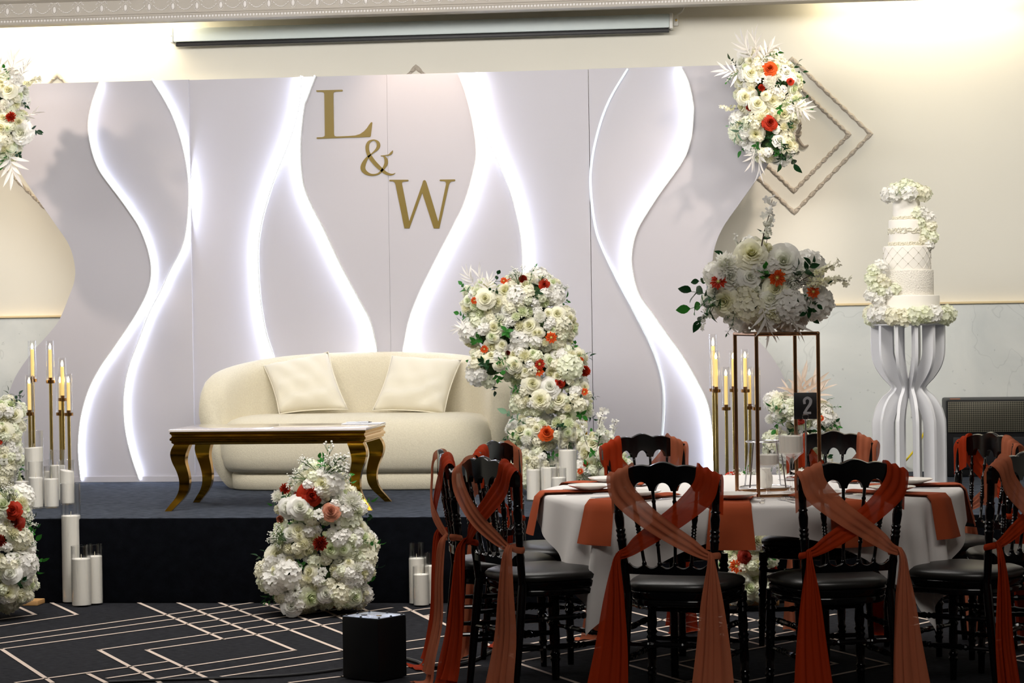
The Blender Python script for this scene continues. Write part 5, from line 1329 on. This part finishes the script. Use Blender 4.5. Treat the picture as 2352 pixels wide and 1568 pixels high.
# hanging white bloom of the centrepiece left
# candle goblets
def goblet(px, ybase, yrim, ybowl, ywax, wpx, label):
    p = onz(px, ybase, ZC); s = F / (p - CP).dot(FH); r = wpx / 2 / s; H_ = (ybase - yrim) / s; hb = (ybase - ybowl) / s; hx = (ybase - ywax) / s
    root = thing('candle_goblet', label, 'candle', (p.x, p.y, ZC), group='stemmed glass candles on the table'); M = WM[root.name]
    mb = MB(); mb.add(*lathe([(.001, .001), (.038, .001), (.038, .003), (.012, .012), (.006, .022), (.0055, hb * .35), (.009, hb * .55), (.0065, hb * .72), (.012, hb * .82), (r * .75, hb * .98), (r, hb + .006), (r + .0005, H_), (r - .002, H_), (r - .002, hb + .008), (r * .7, hb + .003), (.001, hb * .9)], 32, False, False)); link('glass_bowl', mb.mesh('glass_bowl', 'glass'), root, M)
    mb = MB(); r2 = r - .0032; mb.add(*lathe([(.001, hb + .003), (r * .65, hb + .004), (r2, hb + .010), (r2, hx - .002), (r2 - .003, hx), (.001, hx - .002)], 32, False, False)); link('wax', mb.mesh('wax', 'wax'), root, M)
    mb = MB(); rod(mb, (0, 0, hx - .003), (0, 0, hx + .012), .001, seg=6); link('wick', mb.mesh('wick', 'wick'), root, M)
goblet(1764, 1138, 1011, 1070, 1043, 53, 'shorter stemmed glass candle holder by the copper frame legs')
goblet(1818, 1131, 978, 1043, 1000, 57, 'taller stemmed glass candle holder beside the number sign rod')
# wire stand and small pillar candle
wp = LD(1.035, 9.86, ZC)
ws = thing('wire_stand', 'silver wire ring stand with splayed legs behind the goblet candles', 'stand', wp)
def ringm(mb, c, R, r, z, seg=40): 
    tube(mb, [(c.x + R * math.cos(math.tau * k / seg), c.y + R * math.sin(math.tau * k / seg), z) for k in range(seg + 1)], r, 6)
zr = HC - (1014 - 714) / 558.
mb = MB(); ringm(mb, wp, .078, .003, zr); link('top_ring', mb.mesh('top_ring', 'silver'), ws)
mb = MB(); ringm(mb, wp, .105, .003, ZC + .004); link('base_ring', mb.mesh('base_ring', 'silver'), ws)
for k in range(4):
    a = math.tau * (k + .6) / 4; mb = MB(); rod(mb, (wp.x + .105 * math.cos(a), wp.y + .105 * math.sin(a), ZC + .003), (wp.x + .078 * math.cos(a), wp.y + .078 * math.sin(a), zr), .003, seg=8); link('leg', mb.mesh('leg', 'silver'), ws)
pc = thing('pillar_candle', 'small white pillar candle inside the silver wire stand', 'candle', wp + Zv * 0)
mb = MB(); mb.add(*lathe([(.001, .001), (.024, .001), (.031, .02), (.031, .045), (.022, .075), (.024, .082), (.001, .084)], 28, False, False), WM[pc.name]); link('wax_body', mb.mesh('wax_body', 'wax'), pc)
mb = MB(); rod(mb, wp + Zv * .082, wp + Zv * .095, .001, seg=6); link('wick', mb.mesh('wick', 'wick'), pc)
# table number
ds = 9.62; a0 = atd(1825, 898, ds); a1 = atd(1885, 960, ds); rp = atd(1850, 960, ds)
tn = thing('table_number_sign', 'black square table sign with grey number 2 on a silver rod', 'sign', (rp.x, rp.y, ZC)); 
Ms = Matrix.Translation((rp.x, rp.y, 0)) @ Matrix.Rotation(YAW - .12, 4, 'Z')
wS = (1885 - 1824) / F * ds; zlo = a1.z - .003; zhi = zlo + 61 / F * ds; xl = -(1850 - 1824) / F * ds
mb = MB(); mb.add(*rbox(xl, xl + wS, -.002, .002, zlo, zhi, .0015)); pq = link('plaque', mb.mesh('plaque', 'sign_black'), tn, Ms)
sc = 1 / 3.733 / F * ds
def dg(x, y): return (xl + (x - 836) * sc, zhi - (y - 592) * sc)
mb = MB(); ribbon2(mb, [(928, 690), (926, 655), (952, 637), (978, 655), (974, 690), (948, 728), (926, 766)], [22, 23, 22, 25, 25, 22, 22], -.0035, -.0021, dg)
mb.add(*prism([dg(915, 757), dg(982, 757), dg(982, 776), dg(915, 776)], -.0036, -.0021)); link('digit', mb.mesh('digit', 'sign_digit', False), pq, Ms)
mb = MB(); rod(mb, (0, .006, .012), (0, .006, zlo + .001), .0035, seg=10); link('rod', mb.mesh('rod', 'silver'), tn, Matrix.Translation((0, 0, ZC - .01)) @ Ms if False else Ms)
mb = MB(); mb.add(*lathe([(.032, ZC + .0005), (.032, ZC + .005), (.006, ZC + .009), (.004, ZC + .02)], 28), Matrix.Identity(4)); link('base', mb.mesh('base', 'silver'), tn, Ms @ Matrix.Translation((0, .006, 0)))
mb = MB(); ww_ = .0105
tube(mb, cat_rom([(-ww_, -.005, zlo + .017), (-ww_ * 1.05, -.005, zlo + .006), (-ww_ * .6, -.004, zlo - .001), (0, 0, zlo - .004), (ww_ * .6, -.004, zlo - .001), (ww_ * 1.05, -.005, zlo + .006), (ww_, -.005, zlo + .017), (-ww_, -.005, zlo + .017)], 4), .0011, 6); link('clip', mb.mesh('clip', 'silver'), tn, Ms)

# ================================================================ BLACK UPLIGHT BOX AND CABLES
c0 = onz(784, 1555, 0); bz = .255
pts4 = [onz(784, 1416, bz), onz(868, 1421, bz), onz(933, 1410, bz)]
e1 = pts4[2] - pts4[1]; e0 = pts4[0] - pts4[1]
Lb = .2; a1_ = pts4[1]; u1 = e1.normalized(); u1 = Vector((u1.x, u1.y, 0)).normalized(); u0 = Vector((-u1.y, u1.x, 0))
if u0.dot(e0) < 0: u0 = -u0
L1 = e1.length; L0 = abs(e0.dot(R0)) / max(.2, abs(u0.dot(R0)))
cbx = a1_ + u1 * L1 / 2 + u0 * L0 / 2; rotb = math.atan2(u1.y, u1.x)
ub = thing('uplight_box', 'black box uplighter with pale metal top on the patterned carpet', 'light', (cbx.x, cbx.y, 0), rotb); M = WM[ub.name]
hx_, hy_ = L1 / 2, L0 / 2
mb = MB(); mb.add(*rbox(-hx_, hx_, -hy_, hy_, .004, bz - .003, .006)); link('housing', mb.mesh('housing', 'box_black'), ub, M)
mb = MB(); mb.add(*rbox(-hx_ + .002, hx_ - .002, -hy_ + .002, hy_ - .002, bz - .003, bz, .001)); link('top_plate', mb.mesh('top_plate', 'box_top'), ub, M)
for fx, fy in ((-.8, -.9), (0, -.93), (.8, -.9), (-.8, .9), (0, .93), (.8, .9), (-.93, 0), (.93, 0)):
    mb = MB(); mb.add(*lathe([(.005, bz), (.005, bz + .003), (.003, bz + .0045)], 8), Matrix.Translation((fx * hx_, fy * hy_, 0))); link('screw', mb.mesh('screw', 'rubber_black'), ub, M)
mb = MB(); mb.add(*lathe([(.013, bz + .0005), (.013, bz + .002)], 20), Matrix.Translation((-.25 * hx_, .35 * hy_, 0))); link('button', mb.mesh('button', 'rubber_black'), ub, M)
mb = MB(); mb.add(*lathe([(.011, bz + .0005), (.011, bz + .002)], 20), Matrix.Translation((-.1 * hx_, -.35 * hy_, 0))); link('knob', mb.mesh('knob', 'brass_pole'), ub, M)
mb = MB(); tube(mb, cat_rom([onz(x, y, .007) for x, y in ((250, 1566), (400, 1560), (560, 1556), (640, 1552), (720, 1545), (786, 1536))], 6), .006, 7)
tag(link('power_cable', mb.mesh('power_cable', 'cable_black')), 'thin black cable running left from the black box along the carpet', 'cable')
mb = MB(); tube(mb, cat_rom([onz(x, y, .009) for x, y in ((932, 1512), (960, 1520), (985, 1530), (1040, 1528), (1090, 1515), (1120, 1500), (1150, 1488), (1200, 1480), (1290, 1486), (1345, 1480))], 6), .008, 7)
tag(link('power_cable', mb.mesh('power_cable', 'cable_black')), 'thicker black cable running right from the black box beneath the chairs', 'cable')
